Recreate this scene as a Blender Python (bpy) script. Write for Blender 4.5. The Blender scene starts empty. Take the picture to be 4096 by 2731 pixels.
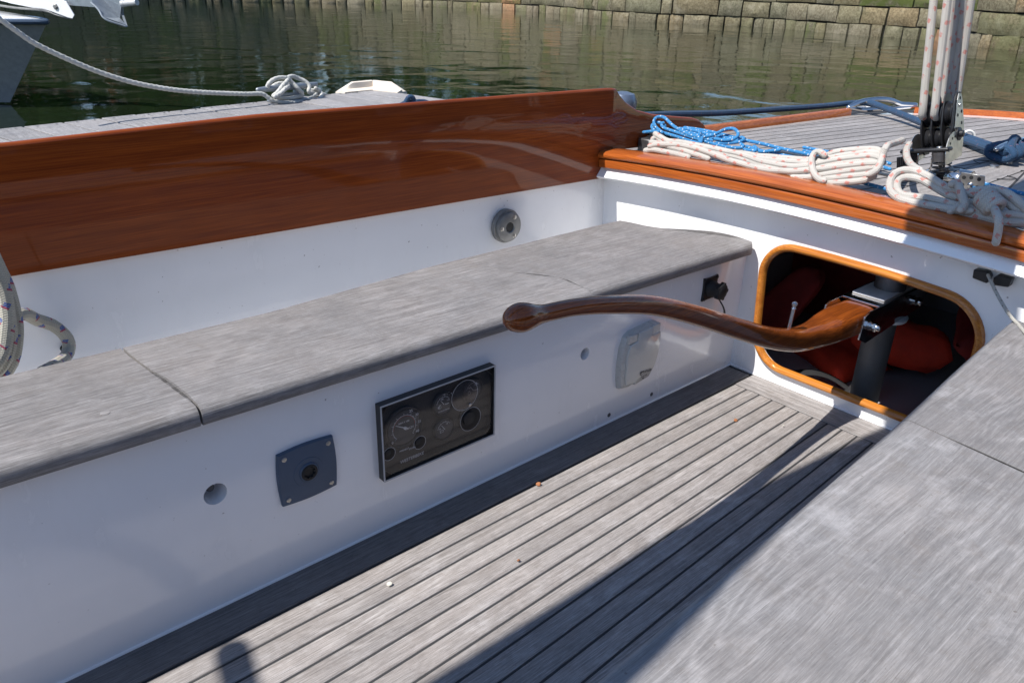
import bpy, bmesh, math, random
from mathutils import Vector, Matrix, noise
from mathutils.geometry import tessellate_polygon
random.seed(7)
SC = bpy.context.scene
COL = SC.collection
# ------------------------------------------------------------------ camera
F, CX, CY = 3137.0, 2048.0, 1365.5
CAM = Vector((0, 0, 1.1))
AX = Vector((0.75051286, -0.25886103, 0.60804722))   # boat x axis seen in camera space
AY = Vector((-0.66048589, -0.32459862, 0.6770481))
AZ = Vector((0.02210992, -0.90973991, -0.4145895))
def to_world(c): return Vector((AX.dot(c), AY.dot(c), AZ.dot(c)))
RIGHT, DOWN, FWD = to_world(Vector((1, 0, 0))), to_world(Vector((0, 1, 0))), to_world(Vector((0, 0, 1)))
cam = bpy.data.cameras.new('camera')
co = bpy.data.objects.new('camera', cam); COL.objects.link(co); SC.camera = co
Mx = Matrix.Identity(4)
for i in range(3):
    Mx[i][0] = RIGHT[i]; Mx[i][1] = -DOWN[i]; Mx[i][2] = -FWD[i]; Mx[i][3] = CAM[i]
co.matrix_world = Mx
cam.sensor_width = 36; cam.lens = F / 4096 * 36; cam.clip_start = 0.02; cam.clip_end = 2000
cam.dof.use_dof = True; cam.dof.focus_distance = 1.9; cam.dof.aperture_fstop = 22
# ------------------------------------------------------------------ light
SUN = Vector((-0.69, 0.12, 1.0)).normalized()
W = bpy.data.worlds.new('World'); SC.world = W; W.use_nodes = True
nt = W.node_tree; nt.nodes.clear()
sky = nt.nodes.new('ShaderNodeTexSky'); sky.sky_type = 'NISHITA'; sky.sun_disc = False
sky.sun_elevation = math.asin(SUN.z); sky.sun_rotation = math.atan2(SUN.x, SUN.y)
sky.air_density = 1.0; sky.dust_density = 0.1; sky.ozone_density = 2.6
bg = nt.nodes.new('ShaderNodeBackground'); bg.inputs[1].default_value = 0.112
wo = nt.nodes.new('ShaderNodeOutputWorld')
nt.links.new(sky.outputs[0], bg.inputs[0]); nt.links.new(bg.outputs[0], wo.inputs[0])
sl = bpy.data.lights.new('sun', 'SUN'); sl.energy = 5.0; sl.angle = math.radians(0.53); sl.color = (1, 0.96, 0.9)
so = bpy.data.objects.new('sun', sl); COL.objects.link(so)
so.rotation_euler = SUN.to_track_quat('Z', 'Y').to_euler(); so.location = (0, 0, 30)
SC.view_settings.view_transform = 'Standard'; SC.view_settings.look = 'None'
SC.view_settings.exposure = 0.55; SC.view_settings.gamma = 1
SC.render.engine = 'CYCLES'
try: SC.cycles.max_bounces = 8; SC.cycles.transparent_max_bounces = 12
except Exception: pass
# ------------------------------------------------------------------ measuring helpers: where a sight line meets a real plane of the boat
def ray(p): return to_world(Vector((p[0] - CX, p[1] - CY, F)))
def at(p, axis, val):
    r = ray(p); return CAM + r * ((val - CAM[axis]) / r[axis])
def at_plane(p, pt, n):
    r = ray(p); n = Vector(n); return CAM + r * ((Vector(pt) - CAM).dot(n) / r.dot(n))
# ------------------------------------------------------------------ material helpers
class NT:
    def __init__(s, name):
        s.m = bpy.data.materials.new(name); s.m.use_nodes = True; s.t = s.m.node_tree
        s.b = s.t.nodes['Principled BSDF']; s.out = s.t.nodes['Material Output']
    def n(s, typ, **kw):
        x = s.t.nodes.new(typ)
        for k, v in kw.items():
            if k.startswith('i_'): x.inputs[k[2:].replace('_', ' ')].default_value = v
            else: setattr(x, k, v)
        return x
    def l(s, a, b): s.t.links.new(a, b)
    def coord(s, scale=(1, 1, 1), kind='Object', rot=(0, 0, 0), loc=(0, 0, 0)):
        tc = s.n('ShaderNodeTexCoord'); mp = s.n('ShaderNodeMapping')
        mp.inputs['Scale'].default_value = scale; mp.inputs['Rotation'].default_value = rot; mp.inputs['Location'].default_value = loc
        s.l(tc.outputs[kind], mp.inputs[0]); return mp.outputs[0]
    def noise(s, vec, scale=1, detail=4, rough=0.6, dist=0):
        x = s.n('ShaderNodeTexNoise'); x.inputs['Scale'].default_value = scale; x.inputs['Detail'].default_value = detail
        x.inputs['Roughness'].default_value = rough; x.inputs['Distortion'].default_value = dist
        if vec is not None: s.l(vec, x.inputs['Vector'])
        return x.outputs['Fac']
    def ramp(s, fac, stops):
        r = s.n('ShaderNodeValToRGB'); e = r.color_ramp.elements
        while len(e) < len(stops): e.new(0.5)
        for q, (p, c) in zip(e, stops):
            q.position = p; q.color = (c[0], c[1], c[2], 1) if len(c) == 3 else c
        s.l(fac, r.inputs[0]); return r.outputs[0]
    def val(s, fac, a, b, lo=0.0, hi=1.0):
        r = s.n('ShaderNodeMapRange'); r.inputs[1].default_value = a; r.inputs[2].default_value = b
        r.inputs[3].default_value = lo; r.inputs[4].default_value = hi; s.l(fac, r.inputs[0]); return r.outputs[0]
    def math(s, op, a, b=None, c=None):
        x = s.n('ShaderNodeMath', operation=op)
        for i, v in enumerate((a, b, c)):
            if v is None: continue
            if isinstance(v, (int, float)): x.inputs[i].default_value = v
            else: s.l(v, x.inputs[i])
        return x.outputs[0]
    def mix(s, fac, a, b, mode='MIX'):
        x = s.n('ShaderNodeMix', data_type='RGBA', blend_type=mode)
        for idx, v in ((0, fac), (6, a), (7, b)):
            if isinstance(v, (int, float)): x.inputs[idx].default_value = v
            elif isinstance(v, tuple): x.inputs[idx].default_value = (v[0], v[1], v[2], 1)
            else: s.l(v, x.inputs[idx])
        return x.outputs[2]
    def bump(s, h, strength=0.3, dist=0.001, prev=None):
        x = s.n('ShaderNodeBump'); x.inputs['Strength'].default_value = strength; x.inputs['Distance'].default_value = dist
        s.l(h, x.inputs['Height'])
        if prev is not None: s.l(prev, x.inputs['Normal'])
        return x.outputs[0]
    def set(s, **kw):
        for k, v in kw.items():
            k = k.replace('_', ' ')
            if hasattr(v, 'is_linked') or hasattr(v, 'links'): s.l(v, s.b.inputs[k])
            elif isinstance(v, tuple): s.b.inputs[k].default_value = (v[0], v[1], v[2], 1)
            else: s.b.inputs[k].default_value = v
        return s.m

def simple(name, col, rough=0.5, metal=0.0, coat=0.0, var=0.12, bscale=60, bstr=0.1, bd=0.0006):
    m = NT(name); v = m.coord()
    n1 = m.noise(v, bscale * 0.3, 4); n2 = m.noise(v, bscale, 5)
    c = m.mix(m.val(n1, 0.3, 0.7), tuple(x * (1 - var) for x in col), tuple(min(1, x * (1 + var)) for x in col))
    m.set(Base_Color=c, Roughness=m.val(n2, 0.25, 0.75, max(0, rough - 0.06), min(1, rough + 0.08)), Metallic=metal,
          Coat_Weight=coat, Coat_Roughness=0.06, Normal=m.bump(n2, bstr, bd))
    return m.m

def teak(name, ang=0.0, warm=0.0, dark=1.0, big=False, long_axis='X', grain=1.0):
    m = NT(name)
    sx, sy = (1.6, 70) if long_axis == 'X' else (70, 1.6)
    rot = (0, 0, ang)
    att = m.n('ShaderNodeAttribute', attribute_name='tone')
    v = m.coord((1, 1, 1), rot=rot)
    # long fibres, slightly waved
    wob = m.noise(m.coord((3, 9, 3), rot=rot), 1.0, 2)
    vm = m.n('ShaderNodeVectorMath', operation='MULTIPLY_ADD')
    cmb = m.n('ShaderNodeCombineXYZ'); m.l(m.math('SUBTRACT', wob, 0.5), cmb.inputs[1 if long_axis == 'X' else 0])
    m.l(cmb.outputs[0], vm.inputs[0]); vm.inputs[1].default_value = (0.02, 0.02, 0) if big else (0.007, 0.007, 0)
    m.l(v, vm.inputs[2])
    off = m.n('ShaderNodeVectorMath', operation='ADD'); c2 = m.n('ShaderNodeCombineXYZ')
    m.l(m.math('MULTIPLY', att.outputs['Fac'], 3.7), c2.inputs[0]); m.l(m.math('MULTIPLY', att.outputs['Fac'], 7.3), c2.inputs[1])
    m.l(vm.outputs[0], off.inputs[0]); m.l(c2.outputs[0], off.inputs[1])
    def st(a, b):
        mp = m.n('ShaderNodeMapping'); mp.inputs['Scale'].default_value = (a, b, b) if long_axis == 'X' else (b, a, b)
        m.l(off.outputs[0], mp.inputs[0]); return mp.outputs[0]
    f1 = m.noise(st(26, 850), 1.0, 4, 0.7)
    f2 = m.noise(st(60, 1900), 1.0, 2, 0.6)
    f3 = m.noise(st(1.1, 330), 1.0, 3, 0.6)
    bl = m.noise(v, 6, 5, 0.68)
    bl2 = m.noise(v, 26, 6, 0.78)
    ct = m.noise(st(1.1, 6.5), 1.0, 3, 0.5)
    rg = m.math('ABSOLUTE', m.math('SINE', m.math('MULTIPLY', ct, 60.0)))
    rg = m.math('MULTIPLY', m.math('POWER', rg, 5.0), m.val(m.noise(v, 3.5, 2), 0.42, 0.6, 0.0, 1.6))
    h = m.math('ADD', m.math('MULTIPLY', f1, 0.30), m.math('MULTIPLY', f2, 0.26))
    h = m.math('ADD', h, m.math('ADD', m.math('MULTIPLY', f3, 0.27), m.math('MULTIPLY', bl, 0.13)))
    h = m.math('ADD', h, m.math('MULTIPLY', rg, 0.05 if big else 0.03))
    d = dark
    ca = (0.095 * d + .010 * warm, 0.092 * d, 0.094 * d - .006 * warm)
    cb = (0.215 * d + .020 * warm, 0.208 * d + .006 * warm, 0.210 * d - .008 * warm)
    cc = (0.40 * d + .03 * warm, 0.39 * d + .015 * warm, 0.395 * d)
    g = grain
    c = m.ramp(h, [(0.45 - .10 * g, ca), (0.47, cb), (0.47 + .13 * g, cc)])
    c = m.mix(m.val(bl, 0.35, 0.7, 0.0, 0.6), c, m.mix(1.0, c, (0.78, 0.73, 0.69), 'MULTIPLY'))
    c = m.mix(m.val(bl2, 0.52, 0.70, 0.0, 0.36), c, (0.17 * d, 0.145 * d, 0.125 * d))
    tone = m.val(att.outputs['Fac'], 0, 1, 0.85, 1.15)
    tv = m.n('ShaderNodeVectorMath', operation='SCALE'); m.l(c, tv.inputs[0]); m.l(tone, tv.inputs['Scale'])
    pm = m.noise(v, 11, 6, 0.72); pk = m.noise(v, 90, 3, 0.7)
    pf = m.math('MULTIPLY', m.val(pm, 0.46, 0.66, 0, 1), m.val(pk, 0.3, 0.7, 0.45, 1.0))
    tv2 = m.mix(m.math('MULTIPLY', pf, 0.55), tv.outputs[0], m.mix(1.0, tv.outputs[0], (0.62, 0.61, 0.61), 'MULTIPLY'))
    pw = m.noise(v, 8.5, 6, 0.75)
    tv2 = m.mix(m.math('MULTIPLY', m.val(pw, 0.56, 0.72, 0, 1), 0.45 if big else 0.3), tv2, (0.44 * d, 0.43 * d, 0.44 * d))
    sp = m.noise(st(12, 900), 1.0, 2, 0.5)
    c = m.mix(m.val(sp, 0.62, 0.70, 0, 0.22 if big else 0.45), tv2, (0.50 * d, 0.49 * d, 0.50 * d))
    po = m.noise(st(14, 900), 1.0, 2, 0.5)
    c = m.mix(m.val(po, 0.30, 0.38, 0.35 if big else 0.6, 0.0), c, (0.07 * d, 0.065 * d, 0.06 * d))
    st2 = m.noise(v, 150, 2, 0.5)
    c = m.mix(m.val(st2, 0.71, 0.78, 0, 0.6), c, (0.08, 0.065, 0.05))
    nb = m.bump(h, 0.35 if big else 0.6, 0.0011); nb = m.bump(bl2, 0.12, 0.002, nb)
    m.set(Base_Color=c, Roughness=m.val(f1, 0.3, 0.7, 0.5, 0.72), Normal=nb, Specular_IOR_Level=0.5)
    return m.m

def mahogany(name, c1, c2, ang=0.0, coat=1.0, long_axis='X', blots=.75, wav=.12):
    m = NT(name)
    sc = (2.0, 60, 60) if long_axis == 'X' else (60, 2.0, 60)
    sc2 = (7.0, 420, 420) if long_axis == 'X' else (420, 7.0, 420)
    f1 = m.noise(m.coord(sc, rot=(0, 0, ang)), 1, 5, 0.6, 0.6); f2 = m.noise(m.coord(sc2, rot=(0, 0, ang)), 1, 3, 0.6)
    bl = m.noise(m.coord(), 2.3, 3)
    h = m.math('ADD', m.math('MULTIPLY', f1, 0.35), m.math('MULTIPLY', f2, 0.65))
    c = m.ramp(h, [(0.28, tuple(x * 0.66 for x in c1)), (0.44, c1), (0.64, c2)])
    c = m.mix(m.val(bl, 0.35, 0.7, 0, 0.5), c, m.mix(1.0, c, (0.70, 0.60, 0.55), 'MULTIPLY'))
    blot = m.noise(m.coord((3, 50, 50) if long_axis == 'X' else (50, 3, 50)), 1, 2, 0.4)
    c = m.mix(m.val(blot, 0.72, 0.82, 0, blots), c, (0.02, 0.006, 0.003))
    wv_ = m.noise(m.coord(), 5.5, 2)
    m.set(Base_Color=c, Roughness=0.5, Specular_IOR_Level=0.08, Coat_Weight=coat, Coat_Roughness=0.045, Coat_IOR=1.5,
          Coat_Normal=m.bump(wv_, wav, 0.006))
    return m.m

def gelcoat(name, col=(0.85, 0.85, 0.86), rough=0.22, dirt=1.0):
    m = NT(name)
    n1 = m.noise(m.coord(), 3, 4); n2 = m.noise(m.coord(), 95, 5, 0.7); n3 = m.noise(m.coord((1, 1, .3)), 14, 5, 0.7)
    spk = m.noise(m.coord(), 70, 3, 0.5)
    c = m.mix(m.val(n1, 0.3, 0.7), tuple(x * 0.955 for x in col), col)
    c = m.mix(m.val(n3, 0.52, 0.8, 0, 0.10 * dirt), c, (0.52, 0.50, 0.46))
    c = m.mix(m.val(spk, 0.715, 0.76, 0, 0.7 * dirt), c, (0.22, 0.20, 0.18))
    nb = m.bump(n2, 0.10, 0.0007); nb = m.bump(n1, 0.2, 0.01, nb)
    m.set(Base_Color=c, Roughness=m.val(n3, 0.3, 0.8, rough, rough + 0.08), Normal=nb, Coat_Weight=0.9, Coat_Roughness=0.07, Coat_Normal=m.bump(n2, 0.12, 0.0006, m.bump(n1, 0.2, 0.01)))
    return m.m

def rope_mat(name, base, fleck=None, fleck_n=24.0, fw=0.3, base2=None, k=1.0, sheen=0.06, mode=0):
    """u runs in metres along the rope, v once round it"""
    m = NT(name)
    uv = m.n('ShaderNodeTexCoord'); sp = m.n('ShaderNodeSeparateXYZ'); m.l(uv.outputs['UV'], sp.inputs[0])
    u, v = sp.outputs[0], sp.outputs[1]
    a = m.math('ADD', m.math('MULTIPLY', u, 210 * k), m.math('MULTIPLY', v, 8))
    b = m.math('SUBTRACT', m.math('MULTIPLY', u, 210 * k), m.math('MULTIPLY', v, 8))
    sa = m.math('ABSOLUTE', m.math('SINE', m.math('MULTIPLY', a, math.pi)))
    sb = m.math('ABSOLUTE', m.math('SINE', m.math('MULTIPLY', b, math.pi)))
    br = m.math('MULTIPLY', sa, sb)
    fuzz = m.noise(m.coord(), 220, 4, 0.7); dirt = m.noise(m.coord(), 16, 4, 0.6)
    c = m.mix(m.val(dirt, 0.3, 0.7), tuple(x * 0.80 for x in base), base)
    c = m.mix(m.val(br, 0.0, 0.5, 0.45, 0.0), c, tuple(x * 0.45 for x in base))
    if fleck is not None:
        f1 = m.math('FRACT', m.math('ADD', m.math('MULTIPLY', u, fleck_n), m.math('MULTIPLY', v, 1.0)))
        f2 = m.math('FRACT', m.math('SUBTRACT', m.math('MULTIPLY', v, 2.0), m.math('MULTIPLY', u, fleck_n * 0.5)))
        mk = m.math('MULTIPLY', m.math('LESS_THAN', f1, fw), m.math('LESS_THAN', f2, 0.34))
        mk = m.math('MULTIPLY', mk, m.val(m.noise(m.coord(), 60, 2), .38, .5))
        br2 = m.math('GREATER_THAN', m.math('ADD', br, m.math('MULTIPLY', fuzz, 0.5)), 0.33)
        c = m.mix(m.math('MULTIPLY', mk, m.math('MULTIPLY', br2, 0.9)), c, fleck)
        if base2 is not None:
            f3 = m.math('FRACT', m.math('ADD', m.math('MULTIPLY', u, fleck_n), m.math('ADD', m.math('MULTIPLY', v, 1.0), 0.75)))
            mk2 = m.math('MULTIPLY', m.math('LESS_THAN', f3, fw * 0.4), m.math('LESS_THAN', f2, 0.42))
            c = m.mix(m.math('MULTIPLY', mk2, 0.9), c, base2)
    h = m.math('ADD', br, m.math('MULTIPLY', fuzz, 0.6))
    m.set(Base_Color=c, Roughness=0.82, Normal=m.bump(h, 0.7, 0.0012), Sheen_Weight=sheen, Sheen_Roughness=0.5, Specular_IOR_Level=0.25)
    return m.m

TEAK = teak('weathered_teak_planking', warm=0.9, dark=1.14)
TEAK_DK = teak('weathered_teak_margin', warm=0.0, dark=0.66)
TEAK_Y = teak('weathered_teak_crosswise', long_axis='Y', warm=0.5)
TEAK_BENCH = teak('weathered_teak_bench', warm=0.15, dark=0.82, grain=1.05)
TEAK_NEAR = teak('weathered_teak_wide_board', warm=-0.1, dark=0.92, big=True, grain=1.55)
TEAK_DECK = teak('weathered_teak_deck', warm=0.6, dark=0.95)
PINE = teak('weathered_dock_board', long_axis='Y', warm=0.0, dark=1.05)
VARN_DARK = mahogany('varnished_mahogany_board', (0.185, 0.036, 0.006), (0.29, 0.064, 0.009), coat=.6, blots=.3, wav=.07)
VARN = mahogany('varnished_mahogany_coaming', (0.30, 0.070, 0.012), (0.46, 0.125, 0.022), long_axis='Y')
VARN_X = mahogany('varnished_mahogany_rail', (0.32, 0.09, 0.025), (0.50, 0.17, 0.05))
VARN_TRIM = mahogany('varnished_teak_trim', (0.36, 0.115, 0.015), (0.62, 0.25, 0.04), long_axis='Y')
VARN_TILL = mahogany('varnished_laminated_tiller', (0.13, 0.030, 0.005), (0.28, 0.070, 0.010), coat=.9)
WHITE = gelcoat('white_gelcoat')
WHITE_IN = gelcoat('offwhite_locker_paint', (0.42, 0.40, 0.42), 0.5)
CAULK = simple('black_caulking', (0.028, 0.028, 0.030), 0.75, bscale=120, bstr=0.3)
STEEL = simple('polished_stainless', (0.60, 0.59, 0.58), 0.12, 1.0, var=0.1, bscale=70, bstr=0.06)
STEEL_DULL = simple('brushed_stainless', (0.50, 0.49, 0.47), 0.34, 1.0, var=0.2, bscale=90)
CHROME_DK = simple('stained_bronze', (0.16, 0.155, 0.16), 0.4, 0.8, var=0.35, bscale=60, bstr=0.3)
BLACKP = simple('black_plastic', (0.014, 0.014, 0.016), 0.36, bscale=80)
BLACKR = simple('black_rubber', (0.012, 0.012, 0.013), 0.6)
GREYTUBE = simple('dark_grey_tube', (0.12, 0.115, 0.11), 0.5, 0.1, var=0.3, bscale=12)
GREYP = simple('light_grey_plastic', (0.56, 0.55, 0.51), 0.2, coat=0.5, var=0.03)
GREYP2 = simple('light_grey_plastic_hinge', (0.51, 0.50, 0.47), 0.28, var=0.03)
BLUEP = simple('faded_blue_plastic', (0.055, 0.085, 0.135), 0.42, var=0.14, bscale=30)
GREYM = simple('weathered_grey_metal', (0.20, 0.20, 0.195), 0.5, 0.5, var=0.25, bscale=60, bstr=0.3)
GALV = simple('galvanised_metal', (0.27, 0.30, 0.33), 0.45, 0.6, var=0.15)
CREAM = simple('cream_rubber_bumper', (0.70, 0.62, 0.52), 0.6, var=0.12, bscale=20)
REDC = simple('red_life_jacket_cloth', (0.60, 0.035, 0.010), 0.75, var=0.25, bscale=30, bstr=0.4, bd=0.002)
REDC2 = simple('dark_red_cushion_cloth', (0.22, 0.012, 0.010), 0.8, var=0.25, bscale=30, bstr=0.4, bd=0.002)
BLKC = simple('black_webbing', (0.012, 0.012, 0.014), 0.85)
PRINT_W = simple('white_print', (0.80, 0.80, 0.82), 0.6, var=0.3, bscale=300)
PRINT_K = simple('dark_print', (0.05, 0.05, 0.055), 0.6)
PRINT_R = simple('red_print', (0.50, 0.08, 0.05), 0.6)
DIAL = simple('dial_black', (0.014, 0.014, 0.015), 0.5)
DIALF = simple('dial_face', (0.060, 0.060, 0.062), 0.5)
BEZEL = simple('bezel_edge_grey', (0.42, 0.42, 0.43), 0.5)
SAILC = simple('sail_cover_cloth', (0.45, 0.46, 0.48), 0.8, bscale=20, bstr=0.4)
ALU = simple('painted_aluminium', (0.6, 0.6, 0.6), 0.35, 0.4)
SKIN = simple('dry_leaf', (0.30, 0.12, 0.05), 0.8, var=0.3)
CRUMB = simple('white_crumb', (0.6, 0.58, 0.5), 0.8)
R_WHITE = rope_mat('white_braid_red_fleck', (0.52, 0.49, 0.45), (0.48, 0.16, 0.13), 27, 0.34)
R_BLUE = rope_mat('blue_braid_white_fleck', (0.045, 0.24, 0.52), (0.72, 0.74, 0.76), 60, 0.22, k=1.3)
R_NAVY = rope_mat('navy_blue_braid', (0.022, 0.060, 0.125), (0.22, 0.10, 0.14), 30, 0.06, k=1.0)
R_CREAM = rope_mat('cream_braid_blue_fleck', (0.46, 0.44, 0.37), (0.025, 0.075, 0.30), 26, 0.26, base2=(0.30, 0.03, 0.08), k=1.0)
R_STRAND = rope_mat('white_laid_nylon', (0.66, 0.66, 0.62), None, k=3.0)
R_THIN = rope_mat('thin_grey_cord', (0.52, 0.50, 0.45), (0.10, 0.10, 0.10), 60, 0.2, k=2)

def make_smoked():
    m = NT('smoked_acrylic'); t = m.t
    tr = m.n('ShaderNodeBsdfTransparent'); tr.inputs[0].default_value = (0.86, 0.84, 0.84, 1)
    gl = m.n('ShaderNodeBsdfGlossy'); gl.inputs['Roughness'].default_value = 0.07; gl.inputs[0].default_value = (.9, .9, .9, 1)
    df = m.n('ShaderNodeBsdfDiffuse'); df.inputs[0].default_value = (0.10, 0.10, 0.105, 1)
    ge = m.n('ShaderNodeNewGeometry'); dp = m.n('ShaderNodeVectorMath', operation='DOT_PRODUCT'); m.l(ge.outputs['Normal'], dp.inputs[0]); m.l(ge.outputs['Incoming'], dp.inputs[1])
    k_ = m.math('POWER', m.math('SUBTRACT', 1.0, m.math('ABSOLUTE', dp.outputs['Value'])), 5.0)
    fr_ = m.math('ADD', 0.045, m.math('MULTIPLY', k_, 0.95))
    d = m.noise(m.coord(), 25, 4)
    m1 = m.n('ShaderNodeMixShader'); m.l(m.val(d, 0.3, 0.8, 0.04, 0.14), m1.inputs[0]); m.l(tr.outputs[0], m1.inputs[1]); m.l(df.outputs[0], m1.inputs[2])
    m2 = m.n('ShaderNodeMixShader'); m.l(fr_, m2.inputs[0]); m.l(m1.outputs[0], m2.inputs[1]); m.l(gl.outputs[0], m2.inputs[2])
    m.l(m2.outputs[0], m.out.inputs[0]); return m.m
SMOKED = make_smoked()
# ------------------------------------------------------------------ object helpers
def tagit(o, label=None, cat=None, group=None, kind=None):
    for k, v in (('label', label), ('category', cat), ('group', group), ('kind', kind)):
        if v: o[k] = v
    return o
def empty(name, loc=(0, 0, 0), label=None, cat=None, group=None, kind=None):
    o = bpy.data.objects.new(name, None); COL.objects.link(o); o.location = loc; o.empty_display_size = 0.05
    o['_loc'] = 1; del o['_loc']
    return tagit(o, label, cat, group, kind)
def put(name, bm, mat, parent=None, label=None, cat=None, group=None, kind=None, smooth=True, ang=35, bevel=0.0, bseg=2):
    me = bpy.data.meshes.new(name)
    bmesh.ops.recalc_face_normals(bm, faces=bm.faces[:])
    bm.to_mesh(me); bm.free()
    me.materials.append(mat)
    o = bpy.data.objects.new(name, me); COL.objects.link(o)
    if parent is not None:
        o.parent = parent
        # geometry is authored in world space: keep it there
        M = Matrix.Identity(4); q = parent
        while q is not None: M = Matrix.Translation(q.location) @ M; q = q.parent
        me.transform(M.inverted())
    if smooth and len(me.polygons):
        me.polygons.foreach_set('use_smooth', [True] * len(me.polygons))
        try: me.set_sharp_from_angle(angle=math.radians(ang))
        except Exception: pass
    if bevel:
        b = o.modifiers.new('bevel', 'BEVEL'); b.width = bevel; b.segments = bseg; b.limit_method = 'ANGLE'; b.angle_limit = math.radians(40)
    return tagit(o, label, cat, group, kind)
def B(): return bmesh.new()
def tone_layer(bm):
    l = bm.verts.layers.float.get('tone')
    return l if l else bm.verts.layers.float.new('tone')
def box(bm, x0, x1, y0, y1, z0, z1, tone=None, zf=None, taper=None):
    vs = []; l = tone_layer(bm) if tone is not None else None
    for x in (x0, x1):
        for y in (y0, y1):
            for z in (z0, z1):
                vs.append(bm.verts.new((x, y, z + (zf(x, y) if zf else 0))))
    for f in ((0, 1, 3, 2), (4, 6, 7, 5), (0, 4, 5, 1), (2, 3, 7, 6), (0, 2, 6, 4), (1, 5, 7, 3)):
        bm.faces.new([vs[i] for i in f])
    if tone is not None:
        for v in vs: v[l] = tone
    return vs
def frame_of(d):
    d = Vector(d).normalized(); u = d.orthogonal().normalized()
    if abs(d.z) < 0.95: u = Vector((0, 0, 1)).cross(d).normalized()
    return u, d.cross(u)
def cyl(bm, p0, p1, r0, r1=None, seg=16, cap=True):
    r1 = r0 if r1 is None else r1; p0 = Vector(p0); p1 = Vector(p1); u, w = frame_of(p1 - p0)
    A = [bm.verts.new(p0 + (u * math.cos(2 * math.pi * i / seg) + w * math.sin(2 * math.pi * i / seg)) * r0) for i in range(seg)]
    Bv = [bm.verts.new(p1 + (u * math.cos(2 * math.pi * i / seg) + w * math.sin(2 * math.pi * i / seg)) * r1) for i in range(seg)]
    for i in range(seg): bm.faces.new((A[i], A[(i + 1) % seg], Bv[(i + 1) % seg], Bv[i]))
    if cap: bm.faces.new(A[::-1]); bm.faces.new(Bv)
def lathe(bm, p0, axis, prof, seg=20):
    """prof: list of (distance along axis, radius)"""
    p0 = Vector(p0); a = Vector(axis).normalized(); u, w = frame_of(a); rings = []
    for d, r in prof:
        rings.append([bm.verts.new(p0 + a * d + (u * math.cos(2 * math.pi * i / seg) + w * math.sin(2 * math.pi * i / seg)) * max(r, 1e-5)) for i in range(seg)])
    for q in range(len(rings) - 1):
        for i in range(seg): bm.faces.new((rings[q][i], rings[q][(i + 1) % seg], rings[q + 1][(i + 1) % seg], rings[q + 1][i]))
    bm.faces.new(rings[0][::-1]); bm.faces.new(rings[-1])
def ball(bm, c, r, sx=1, sy=1, sz=1, seg=14):
    m = Matrix.Translation(c) @ Matrix.Diagonal((sx, sy, sz, 1))
    bmesh.ops.create_uvsphere(bm, u_segments=seg, v_segments=max(6, seg * 2 // 3), radius=r, matrix=m)
def grid(bm, rows, closed_u=False, closed_v=False, cap=False):
    R = [[bm.verts.new(p) for p in r] for r in rows]
    n, m = len(R), len(R[0])
    for i in range(n - (0 if closed_u else 1)):
        for j in range(m - (0 if closed_v else 1)):
            try: bm.faces.new((R[i][j], R[(i + 1) % n][j], R[(i + 1) % n][(j + 1) % m], R[i][(j + 1) % m]))
            except ValueError: pass
    if cap: bm.faces.new(R[0][::-1]); bm.faces.new(R[-1])
    return R
def prism(bm, poly, depth):
    """poly: list of Vectors (planar), extruded by the vector depth"""
    depth = Vector(depth); A = [bm.verts.new(p) for p in poly]; C = [bm.verts.new(Vector(p) + depth) for p in poly]
    n = len(poly)
    bm.faces.new(A[::-1]); bm.faces.new(C)
    for i in range(n): bm.faces.new((A[i], A[(i + 1) % n], C[(i + 1) % n], C[i]))
def smooth_path(pts, step):
    pts = [Vector(p) for p in pts]
    P = [pts[0] * 2 - pts[1]] + pts + [pts[-1] * 2 - pts[-2]]
    out = []
    for i in range(1, len(P) - 2):
        a, b, c, d = P[i - 1], P[i], P[i + 1], P[i + 2]
        n = max(2, int((c - b).length / step))
        for k in range(n):
            t = k / n
            out.append(0.5 * ((2 * b) + (c - a) * t + (2 * a - 5 * b + 4 * c - d) * t * t + (3 * b - a - 3 * c + d) * t ** 3))
    out.append(pts[-1]); return out
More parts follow.
